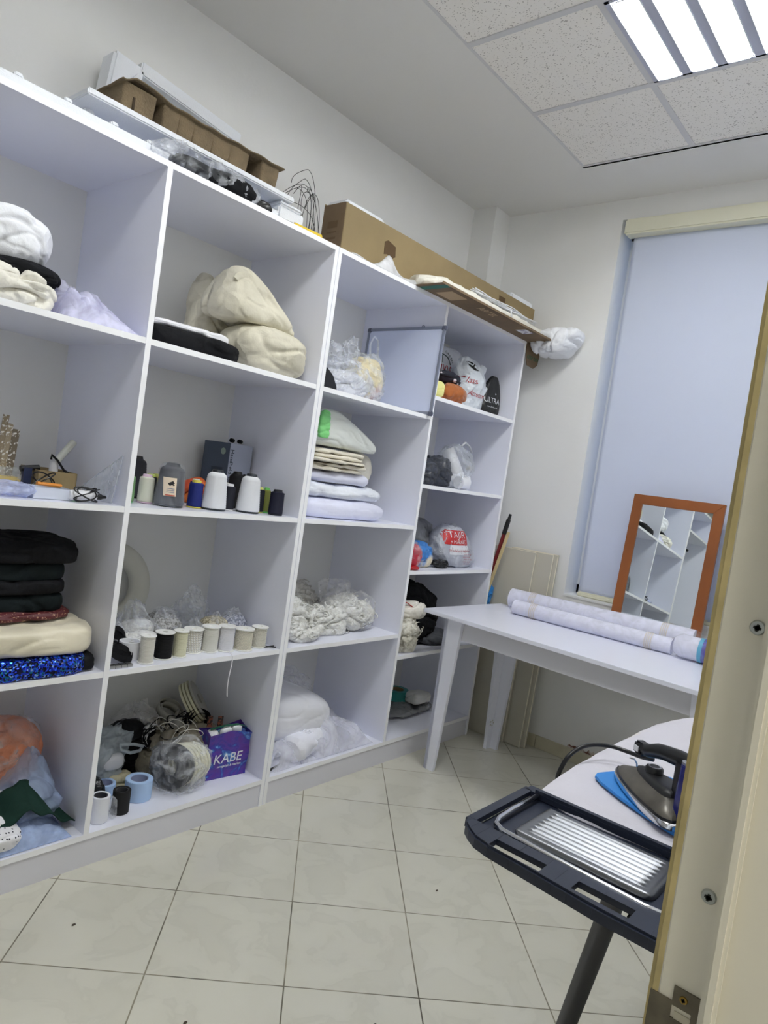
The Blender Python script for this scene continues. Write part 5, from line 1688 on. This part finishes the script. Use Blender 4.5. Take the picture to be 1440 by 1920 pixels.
# long carton
lb_ = empty('long_carton', (3.30, .125, ZT2), -.012, 'very long narrow brown carton lying on the shelf top', 'box')
LX, HX = .775, .218
mb = MB()
mb.box(-LX, LX, -.045, -.041, 0, HX)
mb.box(-LX, LX, .075, .079, 0, HX + .006)
mb.box(-LX, -LX + .004, -.045, .079, 0, HX)
mb.box(LX - .004, LX, -.045, .079, 0, HX)
mb.box(-LX, LX, -.045, .079, 0, .004)
mb.build('carton_body', CARD, lb_)
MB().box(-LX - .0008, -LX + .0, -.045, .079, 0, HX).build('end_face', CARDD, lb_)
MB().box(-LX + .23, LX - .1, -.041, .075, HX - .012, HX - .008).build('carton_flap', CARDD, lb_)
o = MB()
pts = [(-.020 + .002, -.032), (-.02, .02), (-.008, .032), (.022, .020), (.026, -.022), (.014, -.034), (-.006, -.026)]
o.prism([(a * 1.7, b) for a, b in pts], -.0005, .001, Matrix.Translation((-.52 + .03, -.0455, .128)) @ Matrix.Rotation(math.pi / 2, 4, 'X'))
o.build('hand_hole', mat('hole_brown', (92, 72, 48), rough=.9), lb_)
MB().box(.40, .46, -.0465, -.0445, .165, .19).build('hand_hole', mat('hole_brown', (92, 72, 48)), lb_)
MB().box(-LX + .004, -LX + .235, -.043, .072, HX - .10, HX + .016).build('styrofoam_end', STYRO, lb_, bevel=.008)
MB().box(LX - .25, LX - .02, -.040, .073, HX - .10, HX + .028).build('styrofoam_end', STYRO, lb_, bevel=.008)
for zz, hh in ((.12, .028), (.10, .006), (.075, .008)):
    MB().box(-LX - .0016, -LX - .0006, -.01, .045, zz, zz + hh).build('printed_mark', mat('carton_print', (96, 76, 52), rough=.8), lb_)
# thin film in front of the carton
def tf(u, v):
    x = -.28 + u * .56
    e = math.exp(-((u - .42) / .06) ** 2) * .035 + .030 * math.sin(min(1, u * 1.05) * math.pi) + .012 * math.sin(u * 17 + 1)
    return (x, -.012 + v * .05, max(.0015, (1 - abs(v * 2 - 1) ** 2) * e))
tag(MB().grid(60, 8, tf).build('thin_white_bag', film('white_thin_film', (232, 234, 238), .55, .9, scale=8, rough=.4, bump=.5), loc=(2.80, .015, ZT2), smooth='all'), 'thin white plastic film crumpled along the shelf edge before the long carton', 'bag')
def roll_long(x0, x1, y, r, label, seed, m, z=ZT2, droop=0.0):
    mb = MB()
    rings = []
    for i in range(41):
        u = i / 40
        x = x0 + (x1 - x0) * u
        rr = r * (.55 + .45 * min(1, u * 8)) * (1 + .10 * noise.noise(Vector((u * 14, seed, 0))))
        ring = []
        for k in range(16):
            a = 2 * math.pi * k / 16
            d = .004 * noise.noise(Vector((u * 60, math.cos(a) * 3 + seed, math.sin(a) * 3)))
            ring.append((x, y + (rr * 1.2 + d) * math.cos(a), rr * .62 + (rr * .62 + d) * math.sin(a)))
        rings.append(ring)
    mb.loft(rings)
    o = mb.build('white_fabric_roll', m, loc=(0, 0, z), smooth='all')
    return tag(o, label, 'cloth')
roll_long(2.93, 4.06, .012, .066, 'long white cloth bundle lying between long carton and flattened carton', 5, mat('offwhite_cotton', (232, 229, 218)), z=ZT2 + .006)
mb = MB()
q = random.Random(4)
for k in range(16):
    yy = q.uniform(-.022, .018)
    zz = .095 + q.uniform(0, .022) * (1 - abs(yy) * 20)
    pts = [(-.30 + .6 * i / 12, yy + .006 * math.sin(i * .7 + k), zz + .004 * math.sin(i * .9 + k * 2) - (.05 * max(0, i / 12 - .8) * 5 if k % 2 else 0)) for i in range(13)]
    mb.tube(pts, .0028, 5)
wbn = tag(mb.build('cable_hank', mat('white_cable', (232, 234, 238), rough=.4), loc=(3.60, -.035, ZT2 - .012), smooth='all'), 'hank of white cables tied together on the long white cloth', 'cable')
MB().tube([(.0, .03, .07), (.005, .0, .105), (.01, -.03, .09), (.012, -.04, .06)], .003, 6).build('cable_tie', WHP, wbn, smooth='all')
# flattened carton overhanging the edge
fc = empty('flattened_carton', (3.48, -.065, ZT2), 0, 'flattened brown carton overhanging the front edge of the shelf top', 'carton')
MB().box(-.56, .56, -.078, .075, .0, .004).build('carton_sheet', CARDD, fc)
MB().box(-.56, .44, -.080, -.076, .0, .010).build('folded_rim', CARDD, fc)
MB().box(-.54, -.50, -.0795, .073, -.0008, .0).build('green_stripe', mat('print_teal', (48, 110, 96), rough=.7), fc)
MB().prism([(.40, .0), (.56, .0), (.54, -.10), (.50, -.125), (.43, -.12), (.40, -.07)], -.002, .002, Matrix.Translation((.055, .068, 0)) @ Matrix.Rotation(math.pi / 2, 4, 'X')).build('end_flap', CARDD, fc)
MB().box(.20, .28, -.060, .0, -.0012, -.0002).build('shipping_label', mat('label_white', (220, 220, 226), rough=.5, c2=((120, 110, 140), 40, .55, .6)), fc)
text('lettering', 'ARTEL', .055, mat('print_brown', (180, 156, 124), rough=.8), fc, (-.12, -.03, -.0006), rot=(math.pi, 0, 0))
text('lettering', 'KEEP DRY', .03, mat('print_green', (44, 96, 72), rough=.8), fc, (.535, .0655, -.075), rot=(math.pi / 2, 0, 0))
MB().box(-.45, -.33, -.05, .04, -.001, -.0002).build('printed_mark', mat('print_brown', (180, 156, 124)), fc)
wc = put('white_cloth', WHC, (4.022, -.105, ZT - .055), (.20, .35, .145), 'white cloth bundle end hanging over the corner of the shelf top', 'cloth', seed=191, n=3.0, crease=.02, amp=.014, shape=lambda q, h: (q.x, q.y * (.55 + .45 * q.z / h) - .02 * q.z / h, q.z))

# ================= corner by the window wall
def leaning_panel(name, x0, y0, w_, h_, lean, th, label, m=None):
    t = empty(name, (x0, y0, 0.002), 0, label, 'panel', 'cream boards leaning in the corner')
    t.rotation_euler = (0, lean, 0)
    MB().box(0, th, -w_, 0, 0, h_).build('board', m or PAN, t, bevel=.0015)
    MB().box(-.0012, .0, -w_ - .0005, -w_ + .003, .0, h_).box(-.0012, 0, -w_, 0, h_ - .003, h_).build('edge_strip', mat('pale_edge', (238, 232, 212), rough=.4), t)
    return t
PAN = mat('cream_panel', (196, 192, 178), rough=.4)
leaning_panel('furniture_panel', 4.003, .09, .27, 1.065, .055, .016, 'cream board leaning nearest the shelving, widest of the stack', None)
leaning_panel('furniture_panel', 4.022, -.015, .262, 1.070, .052, .016, 'cream board leaning second in the stack by the window wall')
leaning_panel('furniture_panel', 4.043, -.03, .268, 1.072, .044, .014, 'cream board leaning closest to the window wall')
DKP = mat('shadow_board', (150, 146, 130), rough=.6)
stick('broom_handle', mat('dark_red_paint', (120, 28, 34), rough=.35), (3.975, .12, .45), (3.975, -.015, 1.165), .011, 'dark red broom handle with black grip leaning in the corner', 'broom handle')
bh = [o for o in bpy.data.objects if o.name == 'broom_handle'][0]
MB().tube([(0, -.130, .690), (0, -.1465, .775)], [.013, .0125], 12).build('grip', BLKP, bh, smooth=True)
MB().tube([(0, -.146, .77), (0, -.153, .805)], [.009, .008], 10).build('grip_tip', BLKP, bh, smooth=True)
WD = mat('pine_wood', (204, 184, 136), rough=.6, vary=(12, .1))
tag(MB().tube([(0, 0, 0), (0, -.245, 1.115)], .017, 4, flat=.6).build('wooden_stick', WD, loc=(3.958, .198, .04)), 'flat pale wooden stick leaning beside the broom handle', 'stick')
put('blue_bag', mat('blue_film', (40, 130, 205), crumple=(16,1.0), rough=.35, bump=(16, 1.0)), (3.985, .075, .69), (.07, .12, .19), 'blue plastic bag hooked on the sticks behind the table corner', 'bag', seed=181, crease=.01, amp=.008)

# ================= table
TZ = .763
tb = empty('table', (3.575, -.776, 0), 0, 'white laminate table with tapered L-shaped legs by the window', 'table')
tb.rotation_euler = (0, 0, math.radians(-3))
mb = MB()
TW = .335
y0t, y1t = .72, -.72
MB().box(-TW, TW, y1t, y0t, TZ - .018, TZ).build('tabletop', LAM, tb, bevel=.0012)
mb = MB()
mb.box(-TW + .075, -TW + .091, y1t + .115, y0t - .115, TZ - .115, TZ - .018)
mb.box(TW - .091, TW - .075, y1t + .115, y0t - .115, TZ - .115, TZ - .018)
mb.box(-TW + .091, TW - .091, y0t - .131, y0t - .115, TZ - .115, TZ - .018)
mb.box(-TW + .091, TW - .091, y1t + .115, y1t + .131, TZ - .115, TZ - .018)
mb.build('apron', PLINTH, tb)
for sx in (-1, 1):
    for sy in (-1, 1):
        ox = sx * (TW - .055)
        oy = sy * (y0t - .095)
        lg = MB()
        th = .018
        # board along y
        def quad_board(ax):
            ztop = TZ - .018
            wt, wb_ = .100, .056
            so = .0     # splay outwards at the foot
            if ax == 'y':
                for (xa, xb) in ((ox, ox - sx * th),):
                    v = []
                    for xx in (xa, xb):
                        v += [(xx + sx * 0, oy + sy * so, 0), (xx, oy + sy * (so - wb_), 0), (xx, oy - sy * wt, ztop), (xx, oy, ztop)]
                    lg.add(v, [(0, 1, 2, 3), (7, 6, 5, 4), (0, 4, 5, 1), (1, 5, 6, 2), (2, 6, 7, 3), (3, 7, 4, 0)])
            else:
                v = []
                for yy0, yy1 in ((0, 0),):
                    for d in (0, th):
                        v += [(ox, oy + sy * (so - d), 0), (ox - sx * wb_, oy + sy * (so - d), 0), (ox - sx * wt, oy - sy * d, ztop), (ox, oy - sy * d, ztop)]
                lg.add(v, [(0, 1, 2, 3), (7, 6, 5, 4), (0, 4, 5, 1), (1, 5, 6, 2), (2, 6, 7, 3), (3, 7, 4, 0)])
        quad_board('y')
        quad_board('x')
        lo = lg.build('leg', LAM, tb)
        if sy > 0 and sx > 0:
            for zz in (.14, .55):
                for k in range(5):
                    a = k * 1.256
                    MB().lathe([(.005, 0), (.005, .0015), (.0001, .0015)], 10, Matrix.Translation((ox - sx * (th + .018) + .014 * math.cos(a), oy - sy * (th + .0) + .0 , zz + .014 * math.sin(a))) @ Matrix.Rotation(math.pi / 2, 4, 'X')).build('screw_cap', mat('cap_offwhite', (196, 194, 186), rough=.5), lo)

# rolls on the table
def wrapped_roll(loc, L_, r, label, rz, seed, bands):
    t = empty('fabric_roll', loc, rz, label, 'roll', 'white fabric rolls in clear wrap on the table')
    mb = MB()
    n = 28
    rings = []
    for i in range(25):
        u = i / 24
        ring = []
        for k in range(n):
            a = 2 * math.pi * k / n
            d = .0012 * noise.noise(Vector((u * 8, math.cos(a) * 2 + seed, math.sin(a) * 2)))
            ring.append(((r + d) * math.cos(a), -(u) * L_, r + (r + d) * math.sin(a)))
        rings.append(ring)
    mb.loft(rings)
    mb.build('fabric', mat('roll_white', (226, 227, 242), rough=.6, bump=(90, .1)), t, smooth=True)
    rings = []
    for i in range(49):
        u = i / 48
        e = 1.0
        yy = .035 - u * (L_ + .10)
        if yy > 0:
            e = 1 - .75 * (yy / .035)
        if yy < -L_:
            e = 1 - .55 * ((-yy - L_) / .065)
        ring = []
        for k in range(n):
            a = 2 * math.pi * k / n
            d = .0016 + .0022 * noise.noise(Vector((u * 34, math.cos(a) * 3 + seed, math.sin(a) * 3)))
            ring.append(((r + d) * e * math.cos(a), yy, r + (r + d) * e * math.sin(a)))
        rings.append(ring)
    mb = MB()
    mb.loft(rings)
    w_ = mb.build('clear_wrap', film('roll_film', (238, 239, 248), .04, .22, scale=16, rough=.1, bump=.5), t, smooth='all')
    for b in bands:
        for dd in (-.014, -.005, .004, .013):
            MB().ring(r + .0030, r + .0022, -.0022, .0022, 30, Matrix.Translation((0, -b + dd, r)) @ Matrix.Rotation(math.pi / 2, 4, 'X')).build('printed_band', mat('band_beige', (216, 208, 200), rough=.5), t, smooth=True)
    return t
wrapped_roll((3.915, -.150, TZ + .001), .93, .050, 'thicker white fabric roll in clear wrap, at the back of the table', .08, 3, (.13, .80))
wrapped_roll((3.742, -.270, TZ + .001), .78, .036, 'thinner white fabric roll in clear wrap, at the front', .035, 7, (.11, .68))
t = empty('thread_pack', (3.752, -1.178, TZ + .054), 0, 'white wrapped bundle with purple-blue label lying at the end of the rolls', 'pack')
My = Matrix.Rotation(math.pi / 2, 4, 'X') @ Matrix.Scale(1.13, 4)
MB().lathe([(.0001, -.10), (.03, -.10), (.044, -.075), (.045, .06), (.036, .085), (.015, .10), (.0001, .10)], 26, My).build('bundle', mat('roll_white', (226, 227, 242)), t, smooth=True)
MB().lathe([(.0465, .0), (.0465, .16), (.0001, .161)], 26, My).build('purple_label', PUR, t, smooth=True)
MB().lathe([(.0470, -.008), (.0470, .006)], 26, My).build('label_edge', mat('label_cyan', (96, 170, 200), rough=.4), t, smooth=True)
MB().lathe([(.02, -.115), (.046, -.085), (.0475, .06), (.047, .10)], 26, My).build('clear_wrap', film('roll_film', (238, 239, 248), .04, .22), t, smooth='all')

# ================= mirror leaning on the window
mr = empty('mirror', (4.018, -.875, TZ + .002), 0, 'mirror in a wide orange-brown wooden frame standing on the table against the blind', 'mirror')
mr.rotation_euler = (0, math.radians(5.9), math.radians(-.3))
MW, MH, MF = .4345, .695, .048
WOOD = mat('cherry_wood', (148, 84, 38), rough=.4, vary=(3, .10))
nt = WOOD.node_tree
mb = MB()
a = MW / 2
for quad in (((-a, 0), (a, 0), (a - MF, MF), (-a + MF, MF)), ((a, 0), (a, MH), (a - MF, MH - MF), (a - MF, MF)), ((a, MH), (-a, MH), (-a + MF, MH - MF), (a - MF, MH - MF)), ((-a, MH), (-a, 0), (-a + MF, MF), (-a + MF, MH - MF))):
    v = [(-.008, y, z) for y, z in quad] + [(.010, y, z) for y, z in quad]
    mb.add(v, [(0, 1, 2, 3), (7, 6, 5, 4), (0, 4, 5, 1), (1, 5, 6, 2), (2, 6, 7, 3), (3, 7, 4, 0)])
mb.build('frame', WOOD, mr, bevel=.0012)
MB().box(-.002, .004, -a + MF - .003, a - MF + .003, MF - .003, MH - MF + .003).build('glass', mat('mirror_glass', (226, 232, 232), rough=.008, metal=1.0), mr)
# pale strips leaning right of the mirror
for k, (y0_, y1_, x1_) in enumerate(((-1.175, -1.245, 4.10), (-1.195, -1.225, 4.09), (-1.165, -1.285, 4.10), (-1.21, -1.30, 4.10))):
    a_ = Vector((3.985 - .008 * k, y0_, TZ + .004))
    o = MB().box(-.004, .004, -.010, .010, 0, .50 + .02 * k).build('plastic_strip', mat('pale_strip', (214, 214, 206), rough=.4), loc=a_, rot=(math.asin(-(y1_ - y0_) / .5) , math.radians(11.5), 0))
    tag(o, ('narrow pale strip right beside the mirror frame', 'narrow pale strip, second from the mirror', 'narrow pale strip, third from the mirror', 'narrow pale strip farthest from the mirror')[k], 'strip', 'pale strips beside the mirror')

# ================= ironing board
BZ = .80
ib = empty('ironing_board', (1.68, -1.60, 0), 0, 'ironing board with padded white cover and dark blue iron rest tray', 'ironing board')
IB = Vector((1.68, -1.60, 0))
NAVY = mat('navy_plastic', (36, 42, 58), rough=.36, spec=.4)
def L2(x, y):
    return (x - IB.x, y - IB.y)
# cover
out = [(1.815, -1.415), (1.84, -1.398), (2.05, -1.385), (2.30, -1.384), (2.53, -1.392), (2.74, -1.44), (2.88, -1.52), (2.93, -1.61), (2.88, -1.70), (2.74, -1.78), (2.40, -1.82), (1.9, -1.82), (1.80, -1.80), (1.80, -1.70), (1.79, -1.50)]
def smooth_loop(p, n=6):
    r = []
    N = len(p)
    for i in range(N):
        p0, p1, p2, p3 = [Vector(p[(i + k) % N]).to_2d() for k in (-1, 0, 1, 2)]
        for k in range(n):
            t_ = k / n
            r.append(.5 * ((2 * p1) + (-p0 + p2) * t_ + (2 * p0 - 5 * p1 + 4 * p2 - p3) * t_ ** 2 + (-p0 + 3 * p1 - 3 * p2 + p3) * t_ ** 3))
    return [tuple(v_) for v_ in r]
lp = [L2(*p) for p in smooth_loop(out)]
cxm = sum(p[0] for p in lp) / len(lp)
cym = sum(p[1] for p in lp) / len(lp)
mb = MB()
rings = []
for (k, z) in ((.90, .756), (.995, .757), (1.0, .768), (.999, .785), (.985, .796), (.95, .800), (.80, .801), (.5, .802), (.2, .802), (.02, .802)):
    ring = []
    for i, p in enumerate(lp):
        x = cxm + (p[0] - cxm) * k
        y = cym + (p[1] - cym) * (k if k < .9 else 1 - (1 - k) * 3)
        wv = .003 * noise.noise(Vector((x * 16, y * 16, 3)))
        ring.append((x, y, z + (wv if z > .79 else 0) + (.002 * math.sin(i * .9) if z < .79 else 0)))
    rings.append(ring)
mb.loft(rings)
COV = mat('cover_cloth', (202, 200, 208), rough=.85, bump=(12, .5), c2=((214, 200, 160), 5, .60, .78))
mb.build('padded_cover', COV, ib, smooth=True)
# tray : outline with bulged front, two handle slots, recess for the wire rest
mb = MB()
xf = lambda y: 1.531 + .040 * max(0, (-1.40 - y < .045) * (1 - (-1.40 - y) / .045)) ** 1.5 + .018 * max(0, 1 - (-1.40 - y) / .25)
ys = [-1.385, -1.395, -1.41, -1.43, -1.458, -1.50, -1.548, -1.575, -1.600, -1.64, -1.686, -1.72, -1.76, -1.80, -1.82]
slots = [(-1.458, -1.548), (-1.600, -1.686)]
def xleft(y):
    t_ = min(1, max(0, (-1.385 - y) / .055))
    return 1.600 - .05 * t_ ** .6 - .015 * min(1, max(0, (-1.44 - y) / .2))
z1, z0 = .800, .790
def cellbox(xa0, xa1, xb0, xb1, ya, yb, zt, zb):
    v = [(xa0, ya, zb), (xa1, ya, zb), (xb1, yb, zb), (xb0, yb, zb), (xa0, ya, zt), (xa1, ya, zt), (xb1, yb, zt), (xb0, yb, zt)]
    v = [(p[0] - IB.x, p[1] - IB.y, p[2]) for p in v]
    mb.add(v, [(0, 3, 2, 1), (4, 5, 6, 7), (0, 1, 5, 4), (1, 2, 6, 5), (2, 3, 7, 6), (3, 0, 4, 7)])
for i in range(len(ys) - 1):
    ya, yb = ys[i], ys[i + 1]
    insl = any(s[1] - 1e-6 <= (ya + yb) / 2 <= s[0] + 1e-6 for s in slots)
    if insl:
        cellbox(xleft(ya), 1.546, xleft(yb), 1.546, ya, yb, z1, z0)
        cellbox(1.574, 1.600, 1.574, 1.600, ya, yb, z1, z0)
    else:
        cellbox(xleft(ya), 1.600, xleft(yb), 1.600, ya, yb, z1, z0)
    cellbox(xleft(ya) - .004, xleft(ya) + .004, xleft(yb) - .004, xleft(yb) + .004, ya, yb, z1 - .004, .780)
# back side rim and ends, recessed floor
cellbox(1.600, 1.800, 1.600, 1.800, -1.385, -1.402, z1, z0)
cellbox(1.795, 1.820, 1.795, 1.820, -1.390, -1.82, z1, z0)
cellbox(1.600, 1.800, 1.600, 1.800, -1.400, -1.82, .788, .780)
cellbox(1.60, 1.815, 1.60, 1.815, -1.381, -1.389, z1 - .004, .780)
# raised bead along the cover side
cellbox(1.796, 1.806, 1.796, 1.806, -1.41, -1.82, z1 + .006, z1 - .002)
cellbox(1.598, 1.606, 1.598, 1.606, -1.72, -1.82, z1 + .000, z1 - .012)
tray = mb.build('rest_tray', NAVY, ib, bevel=.003, smooth=True)
# ribbed steel plate
mb = MB()
px0, px1, py0, py1 = 1.632, 1.770, -1.690, -1.452
def plate(u, v):
    x = px0 + (px1 - px0) * u
    y = py0 + (py1 - py0) * v
    e = min(u, 1 - u) * (px1 - px0)
    e2 = min(v, 1 - v) * (py1 - py0)
    rise = min(1, min(e, e2) / .007)
    rib = 0
    if e > .016 and e2 > .022:
        rib = .0018 * math.sin((x - px0 - .016) / (px1 - px0 - .032) * math.pi * 2 * 7) * min(1, (e2 - .022) / .006)
    # rounded corners
    cx_ = max(0, .02 - e)
    cy_ = max(0, .02 - e2)
    r_ = math.hypot(cx_, cy_)
    if r_ > .02:
        s = .02 / r_
        x += (1 if u < .5 else -1) * cx_ * (1 - s)
        y += (1 if v < .5 else -1) * cy_ * (1 - s)
    return (x - IB.x, y - IB.y, .789 + .009 * math.sin(rise * math.pi / 2) + rib)
mb.grid(130, 60, plate)
mb.build('steel_plate', mat('ribbed_steel', (128, 130, 134), rough=.36, metal=1.0), ib, smooth='all', solid=.001)
pts = [(1.800, -1.418), (1.70, -1.417), (1.645, -1.420), (1.624, -1.428), (1.613, -1.446), (1.609, -1.50), (1.604, -1.60), (1.600, -1.690), (1.603, -1.712), (1.618, -1.724), (1.66, -1.728), (1.80, -1.728)]
MB().tube([(a - IB.x, b - IB.y, .797) for a, b in pts], .0052, 12).build('wire_rest', CHROME, ib, smooth='all')
LEGM = mat('dark_grey_tube', (72, 72, 76), rough=.4, metal=.3)
def bar(name, a, b, wd, th, m):
    a = Vector(a) - IB; b = Vector(b) - IB
    return MB().tube([a, b], wd / 2, 16, flat=th / wd).build(name, m, ib, smooth=True)
bar('leg', (1.650, -1.632, .765), (1.985, -1.43, .03), .036, .018, LEGM)
bar('leg', (2.40, -1.70, .755), (1.80, -1.595, .03), .046, .022, LEGM)
bar('foot', (1.995, -1.30, .020), (1.995, -1.62, .020), .036, .036, LEGM)
bar('foot', (1.80, -1.42, .020), (1.80, -1.78, .020), .036, .036, LEGM)
MB().box(1.60 - IB.x, 1.74 - IB.x, -1.80 - IB.y, -1.665 - IB.y, .745, .776).build('underside_bracket', BLKP, ib, bevel=.01)

# heat mat and iron
MATB = mat('blue_silicone', (40, 128, 205), rough=.5)
ax = Vector((-.58, -.815, 0)).normalized()
nx_ = Vector((ax.y, -ax.x, 0))      # to the left seen from the heel
tip = Vector((2.020, -1.478, 0))
def plc(t_, s_):
    p = tip + ax * t_ + nx_ * s_
    return p
hm = MB()
pm = [(1.945, -1.478), (2.010, -1.462), (2.12, -1.56), (2.02, -1.80), (1.84, -1.80), (1.848, -1.66)]
c0 = Vector((1.95, -1.6))
tag(MB().prism([(p[0] - c0.x, p[1] - c0.y) for p in smooth_loop(pm, 3)], 0, .006).build('heat_mat', MATB, loc=(c0.x, c0.y, .8045), bevel=.001), 'bright blue silicone mat lying under the iron', 'mat')
ir = empty('iron', (tip.x, tip.y, .8112), math.atan2(ax.y, ax.x), 'grey steam iron with black handle and dark blue tank standing on the blue mat', 'iron')
# local frame: +x from tip to heel
def half(t_, w0=.058, L_=.24):
    u = min(1, max(0, t_ / L_))
    w_ = w0 * (1 - (1 - u) ** 2.1) ** .72
    if u > .93:
        w_ *= 1 - (u - .93) * 3.5
    return w_
def iron_ring(z, k, sh=0.0, L_=.24, x0=0.0, w0=.058):
    pts = []
    n = 22
    for i in range(n + 1):
        t_ = L_ * (i / n) ** 1.3
        pts.append((x0 + t_ * k + sh, half(t_, w0, L_) * k, z))
    for i in range(n, 0, -1):
        t_ = L_ * (i / n) ** 1.3
        pts.append((x0 + t_ * k + sh, -half(t_, w0, L_) * k, z))
    return pts
MB().loft([iron_ring(.000, .95, .005), iron_ring(.003, 1.0), iron_ring(.012, 1.0), iron_ring(.0145, .975, .003)]).build('soleplate', CHROME, ir, smooth=True)
MB().loft([iron_ring(.0145, .965, .004), iron_ring(.019, .95, .006)]).build('heat_shield', BLKP, ir, smooth=True)
GRY = mat('iron_body_grey', (104, 100, 92), rough=.35, metal=.35, vary=(20, .2))
MB().loft([iron_ring(.0185, .93, .009), iron_ring(.027, .86, .020), iron_ring(.034, .74, .040), iron_ring(.041, .62, .060), iron_ring(.044, .52, .074)]).build('body_shell', GRY, ir, smooth=True)
MB().loft([iron_ring(.042, .56, .066), iron_ring(.047, .55, .068), iron_ring(.053, .48, .082), iron_ring(.055, .40, .098)]).build('top_cover', mat('charcoal_plastic', (38, 39, 42), rough=.4), ir, smooth=True)
MB().lathe([(.016, .050), (.017, .054), (.017, .063), (.0145, .066), (.0001, .066)], 24, Matrix.Translation((.116, 0, 0))).build('dial', BLKP, ir, smooth=True)
MB().ring(.0125, .0095, .066, .0668, 24, Matrix.Translation((.116, 0, 0))).build('dial_ring', STEEL, ir, smooth=True)
MB().tube([(.030, .028, .014), (.034, .022, .036), (.045, .006, .050), (.055, -.012, .056)], .0016, 6).build('spring_wire', STEEL, ir, smooth='all')
MB().loft([[(x, y, z) for x, y in rrect(.205 + (z - .02) * .06, .262, -.030, .030, .014, 4)] for z in (.016, .05, .08, .108, .114)]).build('water_tank', mat('deep_blue_plastic', (26, 30, 110), rough=.25), ir, smooth=True)
MB().loft([[(x, y, z) for x, y in rrect(.208, .258, -.026, .026, .012, 4)] for z in (.1145, .119)]).build('tank_trim', STEEL, ir, smooth=True)
hp = [(.245, 0, .112), (.22, 0, .112), (.18, 0, .109), (.14, 0, .103), (.12, 0, .098), (.095, 0, .088), (.068, 0, .083)]
MB().tube(hp, [.014, .0155, .0155, .0145, .0145, .013, .012], 16).build('handle', BLKP, ir, smooth='all')
ht = empty
MB().box(.056, .085, -.012, .012, .070, .096).build('handle_tip', BLKP, ir, bevel=.005)
MB().box(.062, .076, -.0135, -.0118, .077, .088).box(.062, .076, .0118, .0135, .077, .088).build('steam_button', WHP, ir)
MB().loft([[(x, y, z) for x, y in rrect(.186, .214, -.018, .018, .008, 4)] for z in (.044, .08, .108)]).build('rear_post', BLKP, ir, smooth=True)
cpts = [(2.085, -1.530, .845), (2.095, -1.500, .838), (2.105, -1.470, .835), (2.098, -1.435, .836), (2.07, -1.405, .835), (2.03, -1.388, .828), (2.00, -1.374, .800), (2.0, -1.367, .745), (2.06, -1.40, .70), (2.25, -1.50, .60), (2.45, -1.60, .45), (2.6, -1.7, .02)]
cp = Vector(cpts[0])
sm = []
for i in range(len(cpts) - 1):
    p0, p1, p2, p3 = [Vector(cpts[min(max(i + k, 0), len(cpts) - 1)]) for k in (-1, 0, 1, 2)]
    for k in range(5):
        t_ = k / 5
        sm.append(.5 * ((2 * p1) + (-p0 + p2) * t_ + (2 * p0 - 5 * p1 + 4 * p2 - p3) * t_ ** 2 + (-p0 + 3 * p1 - 3 * p2 + p3) * t_ ** 3) - cp)
tag(MB().tube(sm, .0048, 8).build('power_cable', BLKP, loc=cp, smooth='all'), 'thick black cable running from the iron over the far edge of the board', 'cable')
# small debris on the floor
q = random.Random(77)
for (x, y, lb_) in ((1.56, -.24, 'tiny dark crumb on the floor close to the left plinth'), (1.60, -.72, 'tiny dark crumb near the middle of the tiled floor'), (2.55, -.78, 'tiny dark crumb on the floor before the iron tray corner'), (1.95, -1.02, 'tiny dark crumb on the floor left of the ironing board leg')):
    tag(soft('lint', mat('lint_dark', (70, 60, 50), rough=.9), (x, y, .001), (.010, .006, .003), seed=int(x * 100), amp=.0008, crease=.0005, res=6), lb_, 'crumb', 'crumbs on the floor tiles')
